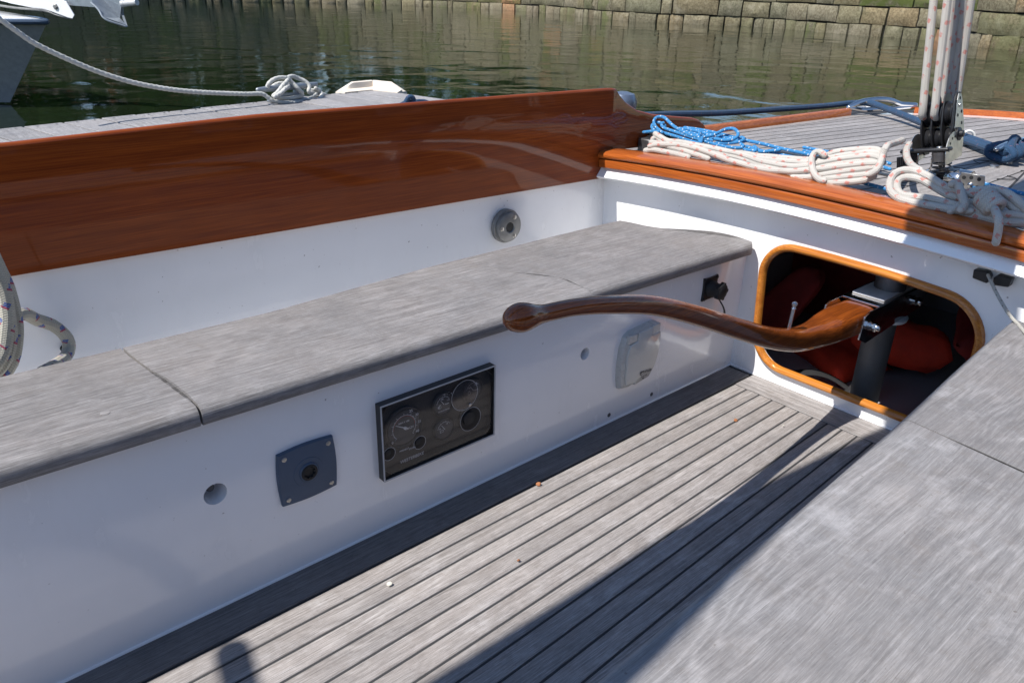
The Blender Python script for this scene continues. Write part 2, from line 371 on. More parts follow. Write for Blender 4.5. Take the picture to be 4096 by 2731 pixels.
def tube(bm, pts, r, seg=10, step=None, closed=False, lobes=0, twist=0.0, flat=1.0, cap=True, raw=False, u0=0.0):
    step = step or r * 1.1
    P = [Vector(p) for p in pts] if raw else smooth_path(list(pts) + ([pts[0]] if closed else []), step)
    uvl = bm.loops.layers.uv.verify(); rings = []; us = []
    t0 = (P[1] - P[0]).normalized(); u, w = frame_of(t0); L = u0
    rr = r if callable(r) else (lambda s: r)
    for i, p in enumerate(P):
        t = (P[min(i + 1, len(P) - 1)] - P[max(i - 1, 0)])
        if t.length < 1e-9: t = t0
        t.normalize(); u = (u - t * u.dot(t)).normalized(); w = t.cross(u)
        if i: L += (p - P[i - 1]).length
        q = []
        for k in range(seg):
            a = 2 * math.pi * k / seg; R = rr(i / (len(P) - 1))
            if lobes: R *= 0.86 + 0.22 * abs(math.cos(lobes * 0.5 * (a + twist * L)))
            q.append(bm.verts.new(p + u * math.cos(a) * R + w * math.sin(a) * R * flat))
        rings.append(q); us.append(L)
    for i in range(len(rings) - 1):
        for k in range(seg):
            f = bm.faces.new((rings[i][k], rings[i][(k + 1) % seg], rings[i + 1][(k + 1) % seg], rings[i + 1][k]))
            for lp, (uu, vv) in zip(f.loops, ((us[i], k), (us[i], k + 1), (us[i + 1], k + 1), (us[i + 1], k))):
                lp[uvl].uv = (uu, vv / seg)
    if cap:
        for ring, c, s, uu in ((rings[0], P[0], -1, us[0]), (rings[-1], P[-1], 1, us[-1])):
            d = (P[1] - P[0]).normalized() * -1 if s < 0 else (P[-1] - P[-2]).normalized()
            prev = ring
            for sc, dd in ((0.8, 0.55), (0.4, 0.88)):
                R = rr(0 if s < 0 else 1)
                cur = [bm.verts.new(c + (v.co - c) * sc + d * R * dd) for v in ring]
                for k in range(seg):
                    f = bm.faces.new((prev[k], prev[(k + 1) % seg], cur[(k + 1) % seg], cur[k]))
                    for lp in f.loops: lp[uvl].uv = (uu, k / seg)
                prev = cur
            bm.faces.new(prev)
    return L
def text(name, s, size, origin, xdir, ydir, mat, parent, extrude=0.0002, shear=0.0, align='LEFT'):
    cu = bpy.data.curves.new(name, 'FONT'); cu.body = s; cu.size = size; cu.extrude = extrude; cu.shear = shear; cu.align_x = align
    tmp = bpy.data.objects.new('tmp', cu); COL.objects.link(tmp)
    dg = bpy.context.evaluated_depsgraph_get(); me = bpy.data.meshes.new_from_object(tmp.evaluated_get(dg))
    bpy.data.objects.remove(tmp); bpy.data.curves.remove(cu)
    x = Vector(xdir).normalized(); y = Vector(ydir).normalized(); z = x.cross(y)
    M = Matrix.Identity(4)
    for i in range(3): M[i][0] = x[i]; M[i][1] = y[i]; M[i][2] = z[i]; M[i][3] = origin[i]
    me.transform(M)
    bm = B(); bm.from_mesh(me); bpy.data.meshes.remove(me)
    return put(name, bm, mat, parent, smooth=False)
def lerp(a, b, t): return a + (b - a) * t
def interp(tab, x):
    if x <= tab[0][0]: return tab[0][1]
    for (a, b), (c, d) in zip(tab, tab[1:]):
        if x <= c: return b + (d - b) * (x - a) / (c - a)
    return tab[-1][1]
# ================================================================== THE SAILBOAT
boat = empty('sailboat', (1.0, 0.85, 0.0), 'white sailboat with grey teak cockpit benches and varnished mahogany boards', 'sailboat')
XB = 2.041            # forward face of the aft bulkhead
YW = 1.221            # face of the far locker front
def part(name, bm, mat, parent=None, **k): return put(name, bm, mat, boat if parent is None else parent, **k)
# ---- cockpit floor: caulk bed, planks, margin boards
sole = bm = B(); box(bm, -1.3, XB + .01, 0.0, YW + .02, -0.05, -0.0016, tone=.5)
sole = part('cockpit_floor', bm, CAULK, smooth=False)
seam = lambda i, x: 1.135 - i * (0.0505 - (0.0505 - 0.0436) * (x - .3) / 1.64)
bm = B(); tl = tone_layer(bm)
for i in range(0, 17):
    tn = random.random(); N = 8
    g = 0.0026
    X0, X1 = -1.25, 1.938
    top = []; bot = []
    for s in range(N + 1):
        x = lerp(X0, X1, s / N)
        a = seam(i, x) - g; b = seam(i + 1, x) + g
        top.append(((x, a, 0), (x, b, 0))); bot.append(((x, a, -.01), (x, b, -.01)))
    rows = [[Vector(t[0]) + Vector((0, 0, -.01)), Vector(t[0]) - Vector((0, 0, .0012)), Vector(t[0]) - Vector((0, .0012, 0)), Vector(t[1]) + Vector((0, .0012, 0)), Vector(t[1]) - Vector((0, 0, .0012)), Vector(t[1]) + Vector((0, 0, -.01))] for t in top]
    R = grid(bm, rows)
    bm.faces.new(R[-1])
    for r in R:
        for v in r: v[tl] = tn
part('plank', bm, TEAK, sole, ang=50)
bm = B(); box(bm, -1.3, 1.938 + .085, 1.1385, YW + .004, -.01, 0.0035, tone=.2); part('margin_board', bm, TEAK_DK, sole, bevel=.0012)
bm = B(); box(bm, 1.943, XB + .004, 0.10, 1.1335, -.01, 0.001, tone=.75); part('margin_board', bm, TEAK_Y, sole, bevel=.0012)
# ---- far locker front (white), holes as real pockets
HOLES = [((862, 1975), .0215), ((2340, 1415), .0165)]
def panel_with_holes(bm, x0, x1, z0, z1, y, holes, depth, seg=24):
    outer = [Vector((x0, y, z0)), Vector((x1, y, z0)), Vector((x1, y, z1)), Vector((x0, y, z1))]
    loops = [outer] + [[Vector((c.x + r * math.cos(2 * math.pi * i / seg), y, c.z + r * math.sin(2 * math.pi * i / seg))) for i in range(seg)] for c, r in holes]
    flat = [bm.verts.new(p) for l in loops for p in l]
    for t in tessellate_polygon(loops):
        try: bm.faces.new([flat[i] for i in t])
        except ValueError: pass
    k = 4
    for c, r in holes:
        ring = flat[k:k + seg]; k += seg
        back = [bm.verts.new((v.co.x * .92 + c.x * .08, y + depth, v.co.z * .92 + c.z * .08)) for v in ring]
        for i in range(seg): bm.faces.new((ring[i], ring[(i + 1) % seg], back[(i + 1) % seg], back[i]))
        bm.faces.new(back)
bm = B(); hs = [(at(p, 1, YW), r) for p, r in HOLES]
panel_with_holes(bm, -1.3, XB + .01, -.03, .405, YW, hs, .045)
locker = part('locker_front', bm, WHITE, smooth=False)
for (p, r), nm in zip(HOLES, range(2)):
    bm = B(); c = at(p, 1, YW)
    lathe(bm, c + Vector((0, .040, 0)), (0, -1, 0), [(0, .010), (.004, .010), (.006, .008), (.016, .0078), (.018, .006)], 14)
    part('recessed_bolt', bm, CHROME_DK, locker)
for p in [(2606, 1576), (2436, 1659)]:
    bm = B(); c = at(p, 1, YW)
    lathe(bm, c + Vector((0, .004, 0)), (0, -1, 0), [(0, .0062), (.0045, .0062), (.0055, .0050), (.0056, .0005)], 16)
    box(bm, c.x - .0045, c.x + .0045, c.y - .0022, c.y, c.z - .0006, c.z + .0006)
    part('screw', bm, CHROME_DK, locker)
# caulk beads where floor and panels meet
bm = B(); tube(bm, [(-1.3, YW - .001, .004), (XB, YW - .001, .004)], .004, 8, step=.2)
tube(bm, [(XB, YW, .004), (XB, .1, .004)], .004, 8, step=.2); part('sealant_bead', bm, WHITE, locker)
# ---- far bench
zt = lambda x: 0.456 - 0.0172 * x       # top of the bench
TH = 0.034
def btop(p):
    x = 1.0
    for _ in range(6): q = at(p, 2, zt(x)); x = q.x
    return q
J1 = sorted([(btop(p).y, btop(p).x) for p in [(485, 1390), (530, 1430), (600, 1480), (650, 1505), (700, 1540), (750, 1580), (800, 1635), (840, 1682)]])
J2 = sorted([(btop(p).y, btop(p).x) for p in [(1880, 1045), (2037, 1088), (2160, 1097), (2264, 1115), (2386, 1176)]])
END = sorted([(y, x) for x, y in [(1.872, 1.585), (1.886, 1.543), (1.892, 1.493), (1.918, 1.444), (1.965, 1.399), (2.012, 1.345), (2.030, 1.294), (2.031, 1.245), (2.022, 1.20), (2.000, 1.18)]])
YF = 1.183
rear = lambda x: interp([(0, 1.50), (.7, 1.51), (1.2, 1.56), (1.9, 1.585)], x)
def bench_piece(xa, xb, tn):
    """xa, xb: functions of y; grid across (profile) and along"""
    bm = B(); tl = tone_layer(bm); N = 26
    prof = []          # (t 0..1 across from front, z offset, y push)
    r = .017
    for k in range(7):
        a = math.pi / 2 * k / 6
        prof.append(('f', -r * 1.0 * math.cos(a) + r, -TH + (TH - r) + r * math.sin(a) if k else -TH + .004))
    rows = []
    ys_front = [(YF + r - r * math.cos(math.pi / 2 * k / 6), -r + r * math.sin(math.pi / 2 * k / 6)) for k in range(7)]
    sec = [(YF + .004, -TH), (YF, -TH + .005)] + ys_front
    nb = 14
    for i in range(N + 1):
        s = i / N; row = []
        for y, dz in sec:
            x = lerp(xa(y), xb(y), s); row.append(Vector((x, y, zt(x) + dz)))
        for k in range(1, nb + 1):
            y0 = YF + r; x = lerp(xa(y0), xb(y0), s); yr = rear(x)
            y = lerp(y0, yr, k / nb); x = lerp(xa(y), xb(y), s); row.append(Vector((x, y, zt(x))))
        x = row[-1].x; row.append(Vector((x, row[-1].y, zt(x) - TH)))
        rows.append(row)
    R = grid(bm, rows, closed_v=True)
    bm.faces.new(R[0]); bm.faces.new(R[-1][::-1])
    for rr in R:
        for v in rr: v[tl] = tn
    return bm
gap = .0022
fJ1 = lambda y: interp(J1, y); fJ2 = lambda y: interp(J2, y); fE = lambda y: interp(END, y)
bench = part('bench_seat', bench_piece(lambda y: -1.3, lambda y: fJ1(y) - gap, .35), TEAK_BENCH, ang=50)
part('bench_seat', bench_piece(lambda y: fJ1(y) + gap, lambda y: fJ2(y) - gap * .2, .6), TEAK_BENCH, ang=50)
part('bench_seat', bench_piece(lambda y: fJ2(y) + gap * .2, fE, .45), TEAK_BENCH, ang=50)
# light wooden plugs in the bench boards
for p in [(420, 1652), (2045, 1170), (2650, 925)]:
    q = btop(p); bm = B(); l = tone_layer(bm); cyl(bm, q - Vector((0, 0, .004)), q + Vector((0, 0, .0006)), .0075, seg=18)
    for v in bm.verts: v[l] = .9
    part('wooden_plug', bm, TEAK_BENCH, bench)
# dark support under the bench joint
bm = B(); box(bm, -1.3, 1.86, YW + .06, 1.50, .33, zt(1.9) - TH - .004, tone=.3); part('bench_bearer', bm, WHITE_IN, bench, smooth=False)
# ---- far side panel (white) under the mahogany board
YS = 1.80
bm = B(); grid(bm, [[Vector((x, YS - .002, .46 * 0 - .03)), Vector((x, YS + .006, .30)), Vector((x, YS + .012, interp([(0, .545), (2.1, .515)], x)))] for x in (-1.4, -.5, .5, 1.2, 1.8, XB + .02)])
part('side_panel', bm, WHITE)
bm = B(); box(bm, -1.3, XB, 1.50, YS + .01, .20, .22); part('gutter_floor', bm, WHITE, smooth=False)
# ---- mahogany coaming board, far side
btopz = [(x, z) for x, z in [(-1.5, .796), (.28, .799), (.79, .811), (1.4, .805), (2.02, .797), (2.048, .793), (2.065, .775), (2.101, .747), (2.163, .716), (2.25, .695), (2.385, .676), (2.483, .664), (2.526, .653), (2.562, .633), (2.594, .600)]]
bbotz = lambda x: interp([(-1.5, .545), (.23, .537), (2.0, .502), (2.06, .50), (2.07, .59), (2.6, .575)], x)
bm = B(); rows = []
xs = [-1.5 + i * .1 for i in range(35)] + [2.0, 2.03, 2.048, 2.056, 2.065, 2.08, 2.101, 2.13, 2.163, 2.2, 2.25, 2.32, 2.385, 2.44, 2.483, 2.51, 2.526, 2.545, 2.562, 2.58, 2.594]
xs = sorted(set(x for x in xs if x <= 2.6))
r = .0085
for x in xs:
    zb = bbotz(x); ztp = max(interp(btopz, x), zb + .012)
    row = [Vector((x, YS - .004, zb)), Vector((x, YS - .006, lerp(zb, ztp, .5)))]
    for k in range(7):
        a = math.pi * k / 6
        row.append(Vector((x, YS + r - .0065 - r * math.cos(a), ztp - r + r * math.sin(a))))
    row.append(Vector((x, YS + .0105, zb)))
    rows.append(row)
R = grid(bm, rows, closed_v=True); bm.faces.new(R[0]); bm.faces.new(R[-1])
board = part('coaming_board', bm, VARN_DARK, ang=60)
# matching board on the near side, behind the photographer
bm = B(); box(bm, -1.5, 2.5, -.13, -.112, .52, .80); part('coaming_board', bm, VARN_DARK, bevel=.004)
bm = B(); box(bm, -1.4, XB, -.115, -.108, -.03, .53); part('side_panel', bm, WHITE)
# ---- aft bulkhead with the opening
cam_c = lambda y: (-.024 * ((y - 1.08) / .68) ** 2 if y > 1.08 else -.016 * ((y - 1.08) / .6) ** 2)
def rrect(y0, y1, z0, z1, rr_, n=10, zf=None):
    pts = []
    for (cy, cz, a0), R_ in zip(((y1 - rr_[0], z1 - rr_[0], 0), (y0 + rr_[1], z1 - rr_[1], 90), (y0 + rr_[2], z0 + rr_[2], 180), (y1 - rr_[3], z0 + rr_[3], 270)), rr_):
        for k in range(n + 1):
            a = math.radians(a0 + 90 * k / n); pts.append((cy + R_ * math.cos(a), cz + R_ * math.sin(a)))
    out = []
    for i, (y, z) in enumerate(pts):
        out.append((y, z))
    # densify the straight runs
    d = []
    for (a, b), (c, e) in zip(out, out[1:] + out[:1]):
        L = math.hypot(c - a, e - b); n2 = max(1, int(L / .03))
        for k in range(n2): d.append((lerp(a, c, k / n2), lerp(b, e, k / n2)))
    return [(y, z + (zf(y) if zf else 0)) for y, z in d]
OP = rrect(.545, 1.150, .050, .432, (.095, .10, .09, .10))
OP = [(y + (.012 * (z - .2) / .2 if y > .85 else 0), z + (-.012 * ((y - .95) / .3) ** 2 if z > .3 else 0)) for y, z in OP]
bm = B()
outer = [Vector((XB, -.12, -.03)), Vector((XB, 1.83, -.03))] + [Vector((XB, 1.83 - 1.95 * k / 20, .525 + cam_c(1.83 - 1.95 * k / 20))) for k in range(21)]
inner = [Vector((XB, y, z)) for y, z in OP]
vs = [bm.verts.new(p) for p in outer + inner]
for t in tessellate_polygon([outer, inner]):
    try: bm.faces.new([vs[i] for i in t])
    except ValueError: pass
n0 = len(outer); ring = vs[n0:]; back = [bm.verts.new(v.co + Vector((.02, 0, 0))) for v in ring]
for i in range(len(ring)): bm.faces.new((ring[i], ring[(i + 1) % len(ring)], back[(i + 1) % len(ring)], back[i]))
bulk = part('bulkhead', bm, WHITE, smooth=False)
# varnished trim round the opening: a rounded bead
bm = B(); rows = []
n = len(OP)
for i in range(n):
    a = Vector(OP[i - 1]); b = Vector(OP[(i + 1) % n]); t = (b - a).normalized(); nn = Vector((t.y, -t.x)); c = Vector(OP[i]); row = []
    if (c + nn * .01 - Vector((.85, .24))).length < (c - Vector((.85, .24))).length: nn = -nn     # inwards
    for ox, on in ((.022, .009), (-.004, .011), (-.013, .007), (-.017, 0.0), (-.014, -.007), (-.006, -.0115), (.001, -.0125)):
        row.append(Vector((XB + ox, c.x + nn.x * on, c.y + nn.y * on)))
    rows.append(row)
grid(bm, rows, closed_u=True)
trim = part('opening_trim', bm, VARN_TRIM, bulk, ang=60)
bm = B(); rows = []
for i in range(n):
    a = Vector(OP[i - 1]); b = Vector(OP[(i + 1) % n]); t = (b - a).normalized(); nn = Vector((t.y, -t.x)); c = Vector(OP[i])
    if (c + nn * .01 - Vector((.85, .24))).length > (c - Vector((.85, .24))).length: nn = -nn
    rows.append([Vector((XB - .0022, c.x - nn.x * .0155 * -1, c.y + nn.y * .0155)), Vector((XB - .003, c.x + nn.x * .012, c.y + nn.y * .012))])
grid(bm, rows, closed_u=True); 
bm.free()
# ---- white coaming lip and the varnished coaming above it, swept across the boat
def sweep_y(bm, prof, y0, y1, n=44, closed=True):
    rows = []
    for k in range(n + 1):
        y = lerp(y0, y1, k / n); rows.append([Vector((x + xoff(y), y, z + cam_c(y))) for x, z in prof])
    R = grid(bm, rows, closed_v=closed); bm.faces.new(R[0]); bm.faces.new(R[-1][::-1])
xoff = lambda y: 0.0
bm = B()
sweep_y(bm, [(2.045, .522), (1.992, .530), (1.982, .534), (1.979, .539), (1.9815, .543), (1.994, .557), (2.004, .573), (2.05, .575)], -.11, 1.795)
part('coaming_lip', bm, WHITE, ang=40)
bm = B()
sweep_y(bm, [(2.050, .5695), (1.989, .5685), (1.985, .571), (1.984, .592), (1.9855, .596), (1.993, .5985), (1.983, .601), (1.978, .606), (1.977, .612), (1.980, .618), (1.988, .6225), (2.03, .6265), (2.052, .627), (2.062, .622), (2.068, .610), (2.070, .590)], -.11, 1.793)
part('coaming_rail', bm, VARN, ang=28)
# ---- aft deck
zd = lambda x, y: .600 + .9 * cam_c(min(max(y, -.1), 1.9)) - .0 * x
bm = B()
grid(bm, [[Vector((x, y, zd(x, y) - .0016)) for y in [-.15 + k * .1 for k in range(21)] + [1.89]] for x in (2.055, 2.5, 3, 3.5, 4.0, 4.08)])
deck = part('aft_deck', bm, CAULK)
rail_y = lambda x: 1.905 - .108 * (x - 2.55)
tr_x = lambda y: 4.17 - .41 * (y - .85) ** 2
DP = .066
def clipped(bm, cuts):
    for co_, no_ in cuts:
        bmesh.ops.bisect_plane(bm, geom=bm.verts[:] + bm.edges[:] + bm.faces[:], plane_co=co_, plane_no=no_, clear_outer=True, dist=1e-5)
for s in (1, -1):
    ang = math.radians(-10) * s; dv = Vector((math.cos(ang), math.sin(ang), 0)); nv_ = Vector((-dv.y, dv.x, 0)) * s
    bm = B(); tl = tone_layer(bm)
    for i in range(-17, 20):
        tn = random.random(); rows = []
        o = Vector((2.5, .85, 0)) + nv_ * (i * DP)
        for k in range(9):
            c_ = o + dv * lerp(-.9, 2.2, k / 8); a_ = c_ + nv_ * .0034; b_ = c_ + nv_ * (DP - .0034)
            rows.append([a_, b_])
        R = grid(bm, rows)
        for rr in R:
            for v in rr: v[tl] = tn
    ks = .064
    cuts = [(Vector((2.074, 0, 0)), Vector((-1, 0, 0))), (Vector((0, .85 + s * ks, 0)), Vector((0, -s, 0)))]
    p0_ = Vector((2.55, .85 + s * (rail_y(2.55) - .85 - .075), 0)); cuts.append((p0_, Vector((.108, s, 0)).normalized()))
    for yy in (.9, 1.2, 1.45, 1.65):
        xx = tr_x(yy) - .095; sl_ = .82 * (yy - .85); cuts.append((Vector((xx, .85 + s * (yy - .85), 0)), Vector((1, s * sl_, 0)).normalized()))
    clipped(bm, cuts)
    for v in bm.verts: v.co.z = zd(v.co.x, v.co.y)
    part('deck_plank', bm, TEAK_DECK, deck, smooth=False)
    # margin plank along the rail
    bm = B(); tl = tone_layer(bm); rows = []
    for k in range(12):
        x = lerp(2.074, 3.78, k / 11); y1 = .85 + s * (rail_y(x) - .85 - .071); y2 = .85 + s * (rail_y(x) - .85); rows.append([Vector((x, y1, zd(x, y1) + .0004)), Vector((x, y2, zd(x, y2) + .0004))])
    R = grid(bm, rows)
    for rr in R:
        for v in rr: v[tl] = .7
    part('margin_plank', bm, TEAK_DECK, deck, smooth=False)
bm = B(); tl = tone_layer(bm); rows = [[Vector((x, y, zd(x, y) + .0003)) for y in (.85 - .060, .85 + .060)] for x in (2.074, 2.6, 3.2, 4.07)]
R = grid(bm, rows)
for rr in R:
    for v in rr: v[tl] = .85
part('king_plank', bm, TEAK_DECK, deck, smooth=False)
for k in range(9):
    x = 2.30 + k * .2
    for s in (1, -1):
        bm = B(); z_ = zd(x, .92) + .0006
        tube(bm, [(x - .05, .85 + s * .060, z_), (x, .85 + s * .10, z_), (x + .028, .85 + s * .062, z_)], .0017, 5, step=.03)
        part('plank_notch', bm, CAULK, deck)
bm = B(); grid(bm, [[Vector((tr_x(y) - .092, y, zd(4, y) + .001)), Vector((tr_x(y) - .01, y, zd(4, y) + .002))] for y in [-.05 + k * .06 for k in range(30)]])
part('deck_margin', bm, WHITE, deck, smooth=False)
def rail_sweep(bm, pts, h=.033):
    rows = []
    for k, p in enumerate(pts):
        t = (pts[min(k + 1, len(pts) - 1)] - pts[max(k - 1, 0)]); t.z = 0; t.normalize(); nn = Vector((-t.y, t.x, 0)); z = p.z
        rows.append([p + nn * a + Vector((0, 0, b)) for a, b in ((-.018, -.01), (-.016, h - .007), (-.008, h), (.012, h), (.02, h - .009), (.024, -.03))])
    R = grid(bm, rows, closed_v=True); bm.faces.new(R[0]); bm.faces.new(R[-1])
bm = B(); rail_sweep(bm, [Vector((x, rail_y(x), zd(x, rail_y(x)))) for x in [2.55 + k * .08 for k in range(15)]]); part('toe_rail', bm, VARN_X, ang=50)
bm = B(); rail_sweep(bm, [Vector((tr_x(y), y, zd(4, y))) for y in [1.60 - k * .06 for k in range(30)]], .027); part('transom_rail', bm, VARN, ang=50)
# hull shell
bm = B(); rows = []
for k in range(30):
    x = lerp(-6.0, 4.12, k / 29); wdt = 1.28 * math.sqrt(max(.0, min(1, (x + 6.0) / 5.0))) if x < -1 else lerp(1.28, 1.06, min(1, max(0, (x + 1) / 4.2)) ** 1.0)
    if x > 2: wdt = 1.065
    zz = .575 if x > 2.05 else .56
    rows.append([Vector((x, .85 - wdt, zz)), Vector((x, .85 - wdt * 1.0, .2)), Vector((x, .85 - wdt * .85, -.3)), Vector((x, .85, -.75)), Vector((x, .85 + wdt * .85, -.3)), Vector((x, .85 + wdt, .2)), Vector((x, .85 + wdt, zz))])
R = grid(bm, rows); bm.faces.new(R[-1]); part('hull', bm, WHITE, ang=60)
for s in (1, -1):
    bm = B(); yi = YS + .012 if s > 0 else -.13
    for x0, x1 in ((-1.5, -.4), (-.4, .7), (.7, 1.6), (1.6, 2.5)):
        yo = .85 + s * (1.15 if x0 < 1.6 else 1.07)
        box(bm, x0, x1 - .003, min(yi, yo), max(yi, yo), .545, .575, tone=.5)
    part('side_deck', bm, TEAK_DECK, smooth=False)
bm = B(); box(bm, -5.6, -1.5, .0, 1.7, .54, .57); box(bm, -1.52, -1.3, -.1, 1.8, -.05, .57); part('foredeck', bm, WHITE, smooth=False)
# locker interior behind the bulkhead
bm = B()
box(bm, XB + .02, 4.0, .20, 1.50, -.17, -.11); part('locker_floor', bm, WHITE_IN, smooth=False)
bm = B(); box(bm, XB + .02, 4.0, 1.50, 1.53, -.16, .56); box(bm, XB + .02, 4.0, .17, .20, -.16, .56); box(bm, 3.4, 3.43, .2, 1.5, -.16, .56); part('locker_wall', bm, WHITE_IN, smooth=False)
# ---- near bench
NE = [(-1.3, .335), (.0, .370), (.49, .393), (.62, .3985), (.765, .405), (1.015, .4185), (1.315, .436), (1.58, .4555), (1.83, .4725), (2.04, .483)]
fN = lambda x: interp(NE, x)
NS = sorted((y, x) for x, y in [(1.300, .50), (1.300, .426), (1.293, .364), (1.289, .308), (1.280, .232), (1.26, .10), (1.25, 0.0)])
NEND = sorted((y, x) for x, y in [(1.905, .02), (1.915, .25), (1.922, .38), (1.945, .455), (1.975, .478), (1.99, .50)])
def near_piece(xa, xb, tn):
    bm = B(); tl = tone_layer(bm); rows = []; r = .022
    for i in range(31):
        s = i / 30; row = []
        def X(y): return lerp(xa(y), xb(y), s)
        x = X(.45); yf = fN(x); z = .432
        row += [Vector((X(yf - .004), yf - .004, z - .036)), Vector((X(yf), yf, z - .030))]
        for k in range(7):
            a = math.pi / 2 * k / 6; y = yf - r + r * math.cos(a); row.append(Vector((X(y), y, z - r + r * math.sin(a))))
        for k in range(1, 9):
            y = lerp(yf - r, .02, k / 8); row.append(Vector((X(y), y, z)))
        row.append(Vector((X(.02), .02, z - .036))); rows.append(row)
    R = grid(bm, rows, closed_v=True); bm.faces.new(R[0]); bm.faces.new(R[-1][::-1])
    for rr in R:
        for v in rr: v[tl] = tn
    return bm
fS = lambda y: interp(NS, y); fNE = lambda y: interp(NEND, y)
nb_ = part('bench_seat', near_piece(lambda y: -1.3, lambda y: fS(y) - .0016, .5), TEAK_NEAR, ang=50)
part('bench_seat', near_piece(lambda y: fS(y) + .0016, fNE, .3), TEAK_NEAR, ang=50)
bm = B(); grid(bm, [[Vector((x, fN(x) - .045, -.03)), Vector((x, fN(x) - .045, .40))] for x in (-1.3, 0, .5, .8, 1.3, 1.6, 1.88, 2.04)]); part('locker_front', bm, WHITE)
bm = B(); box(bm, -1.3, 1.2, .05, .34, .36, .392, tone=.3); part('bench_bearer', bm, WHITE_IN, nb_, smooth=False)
# ---- round metal instrument fitting on the side panel
c = at((2028, 905), 1, 1.79); c.y = YS + .004
ft = B(); lathe(ft, c, (0, -1, 0), [(0, .0530), (.014, .0530), (.016, .0515), (.0165, .049)], 36)
ft = part('drain_fitting', ft, GREYM)
bm = B(); lathe(bm, c - Vector((0, .0155, 0)), (0, -1, 0), [(0, .0475), (.012, .0465), (.0145, .043), (.0150, .018), (.012, .0155), (.004, .015)], 36); part('flange', bm, GREYM, ft)
bm = B(); lathe(bm, c - Vector((0, .0165, 0)), (0, -1, 0), [(0, .0152), (.0115, .0150), (.0118, .001)], 24); part('socket_hole', bm, BLACKR, ft)
for a in (60, 180, 300):
    q = c + Vector((.034 * math.cos(math.radians(a)), -.030, .034 * math.sin(math.radians(a)))); bm = B()
    lathe(bm, q + Vector((0, .002, 0)), (0, -1, 0), [(0, .0075), (.0026, .0072), (.0034, .005), (.0035, .0003)], 14); box(bm, q.x - .001, q.x + .001, q.y - .0022, q.y - .0014, q.z - .0065, q.z + .0065)
    part('screw', bm, STEEL_DULL, ft)
# ---- blue plate with a socket
def on_wall(p, off=0.0): q = at(p, 1, YW - off); return q
pc = [on_wall(p) for p in [(1094, 1820), (1322, 1741), (1330, 1935), (1147, 2010)]]
cx = sum(q.x for q in pc) / 4; cz = sum(q.z for q in pc) / 4; hw, hh = .0585, .0575
def pillow_rect(cx, cz, hw, hh, bulge, rad, n=9):
    pts = []
    for (sx, sz, ex, ez) in ((-1, -1, 1, -1), (1, -1, 1, 1), (1, 1, -1, 1), (-1, 1, -1, -1)):
        for k in range(n):
            t = k / n; x = lerp(sx, ex, t) * hw; z = lerp(sz, ez, t) * hh; b = bulge * math.sin(math.pi * t)
            if sz == ez: z += sz * b
            else: x += sx * b
            pts.append((cx + x, cz + z))
    return pts
bm = B(); pr = pillow_rect(cx, cz, hw, hh, .004, 0); rows = []
for dy, sc in ((-.0, 1.0), (-.006, 1.0), (-.0085, .975), (-.009, .6), (-.0095, .3)):
    rows.append([Vector((cx + (x - cx) * sc, YW + dy, cz + (z - cz) * sc)) for x, z in pr])
R = grid(bm, rows, closed_v=True); bm.faces.new(R[-1])
bp = part('socket_plate', bm, BLUEP, label='faded blue plate on the white panel with a black socket')
bm = B(); lathe(bm, (cx, YW - .0085, cz), (0, -1, 0), [(0, .032), (.0016, .031), (.0018, .021), (.003, .0205), (.0045, .019), (.0046, .0155), (.0015, .015)], 32); part('socket_ring', bm, BLUEP, bp)
bm = B(); lathe(bm, (cx, YW - .009, cz), (0, -1, 0), [(0, .0175), (.0045, .0172), (.0052, .016), (.0053, .0125), (.0015, .012)], 24)
for k in range(8):
    a = k * math.pi / 4; box(bm, cx + .0115 * math.cos(a) - .0016, cx + .0115 * math.cos(a) + .0016, YW - .0138, YW - .009, cz + .0115 * math.sin(a) - .0016, cz + .0115 * math.sin(a) + .0016)
part('socket', bm, BLACKR, bp)
for sx, sz in ((-1, 1), (1, 1), (1, -1), (-1, -1)):
    q = Vector((cx + sx * .0465, YW - .0088, cz + sz * .046)); bm = B()
    lathe(bm, q + Vector((0, .001, 0)), (0, -1, 0), [(0, .0052), (.0018, .0050), (.0026, .0036), (.0027, .0003)], 14); box(bm, q.x - .0007, q.x + .0007, q.y - .0025, q.y - .0014, q.z - .0046, q.z + .0046)
    part('screw', bm, STEEL_DULL, bp)
# ---- engine panel
x0, x1, z0, z1 = .727, 1.0305, .1385, .3195
PT = .019
ep = B()
def frame_y(bm, x0, x1, z0, z1, w, ya, yb):
    box(bm, x0, x1, ya, yb, z1 - w, z1); box(bm, x0, x1, ya, yb, z0, z0 + w); box(bm, x0, x0 + w, ya, yb, z0 + w, z1 - w); box(bm, x1 - w, x1, ya, yb, z0 + w, z1 - w)
frame_y(ep, x0, x1, z0, z1, .0042, YW - PT, YW)
ep = part('engine_panel', ep, BLACKP, smooth=False, label='black engine instrument panel with smoked cover and dials')
bm = B(); frame_y(bm, x0 - .0006, x1 + .0006, z0 - .0006, z1 + .0006, .0030, YW - PT - .0016, YW - PT); part('bezel', bm, BEZEL, ep, smooth=False)
bm = B(); box(bm, x0 + .004, x1 - .004, YW - .0035, YW, z0 + .004, z1 - .004); part('face_plate', bm, DIAL, ep, smooth=False)
bm = B()
for sx, sz in ((x0, z0), (x1, z0), (x0, z1), (x1, z1)):
    ux = 1 if sx == x0 else -1; uz = 1 if sz == z0 else -1
    a = Vector((sx + ux * .0045, YW - PT + .0045, sz + uz * .0045)); bm = B(); prism(bm, [a, a + Vector((ux * .02, 0, 0)), a + Vector((0, 0, uz * .02))], (0, .006, 0)); part('corner_gusset', bm, BLACKP, ep, smooth=False)
def epp(u, v): return Vector((lerp(x0, x1, u), YW - .004, lerp(z1, z0, v)))
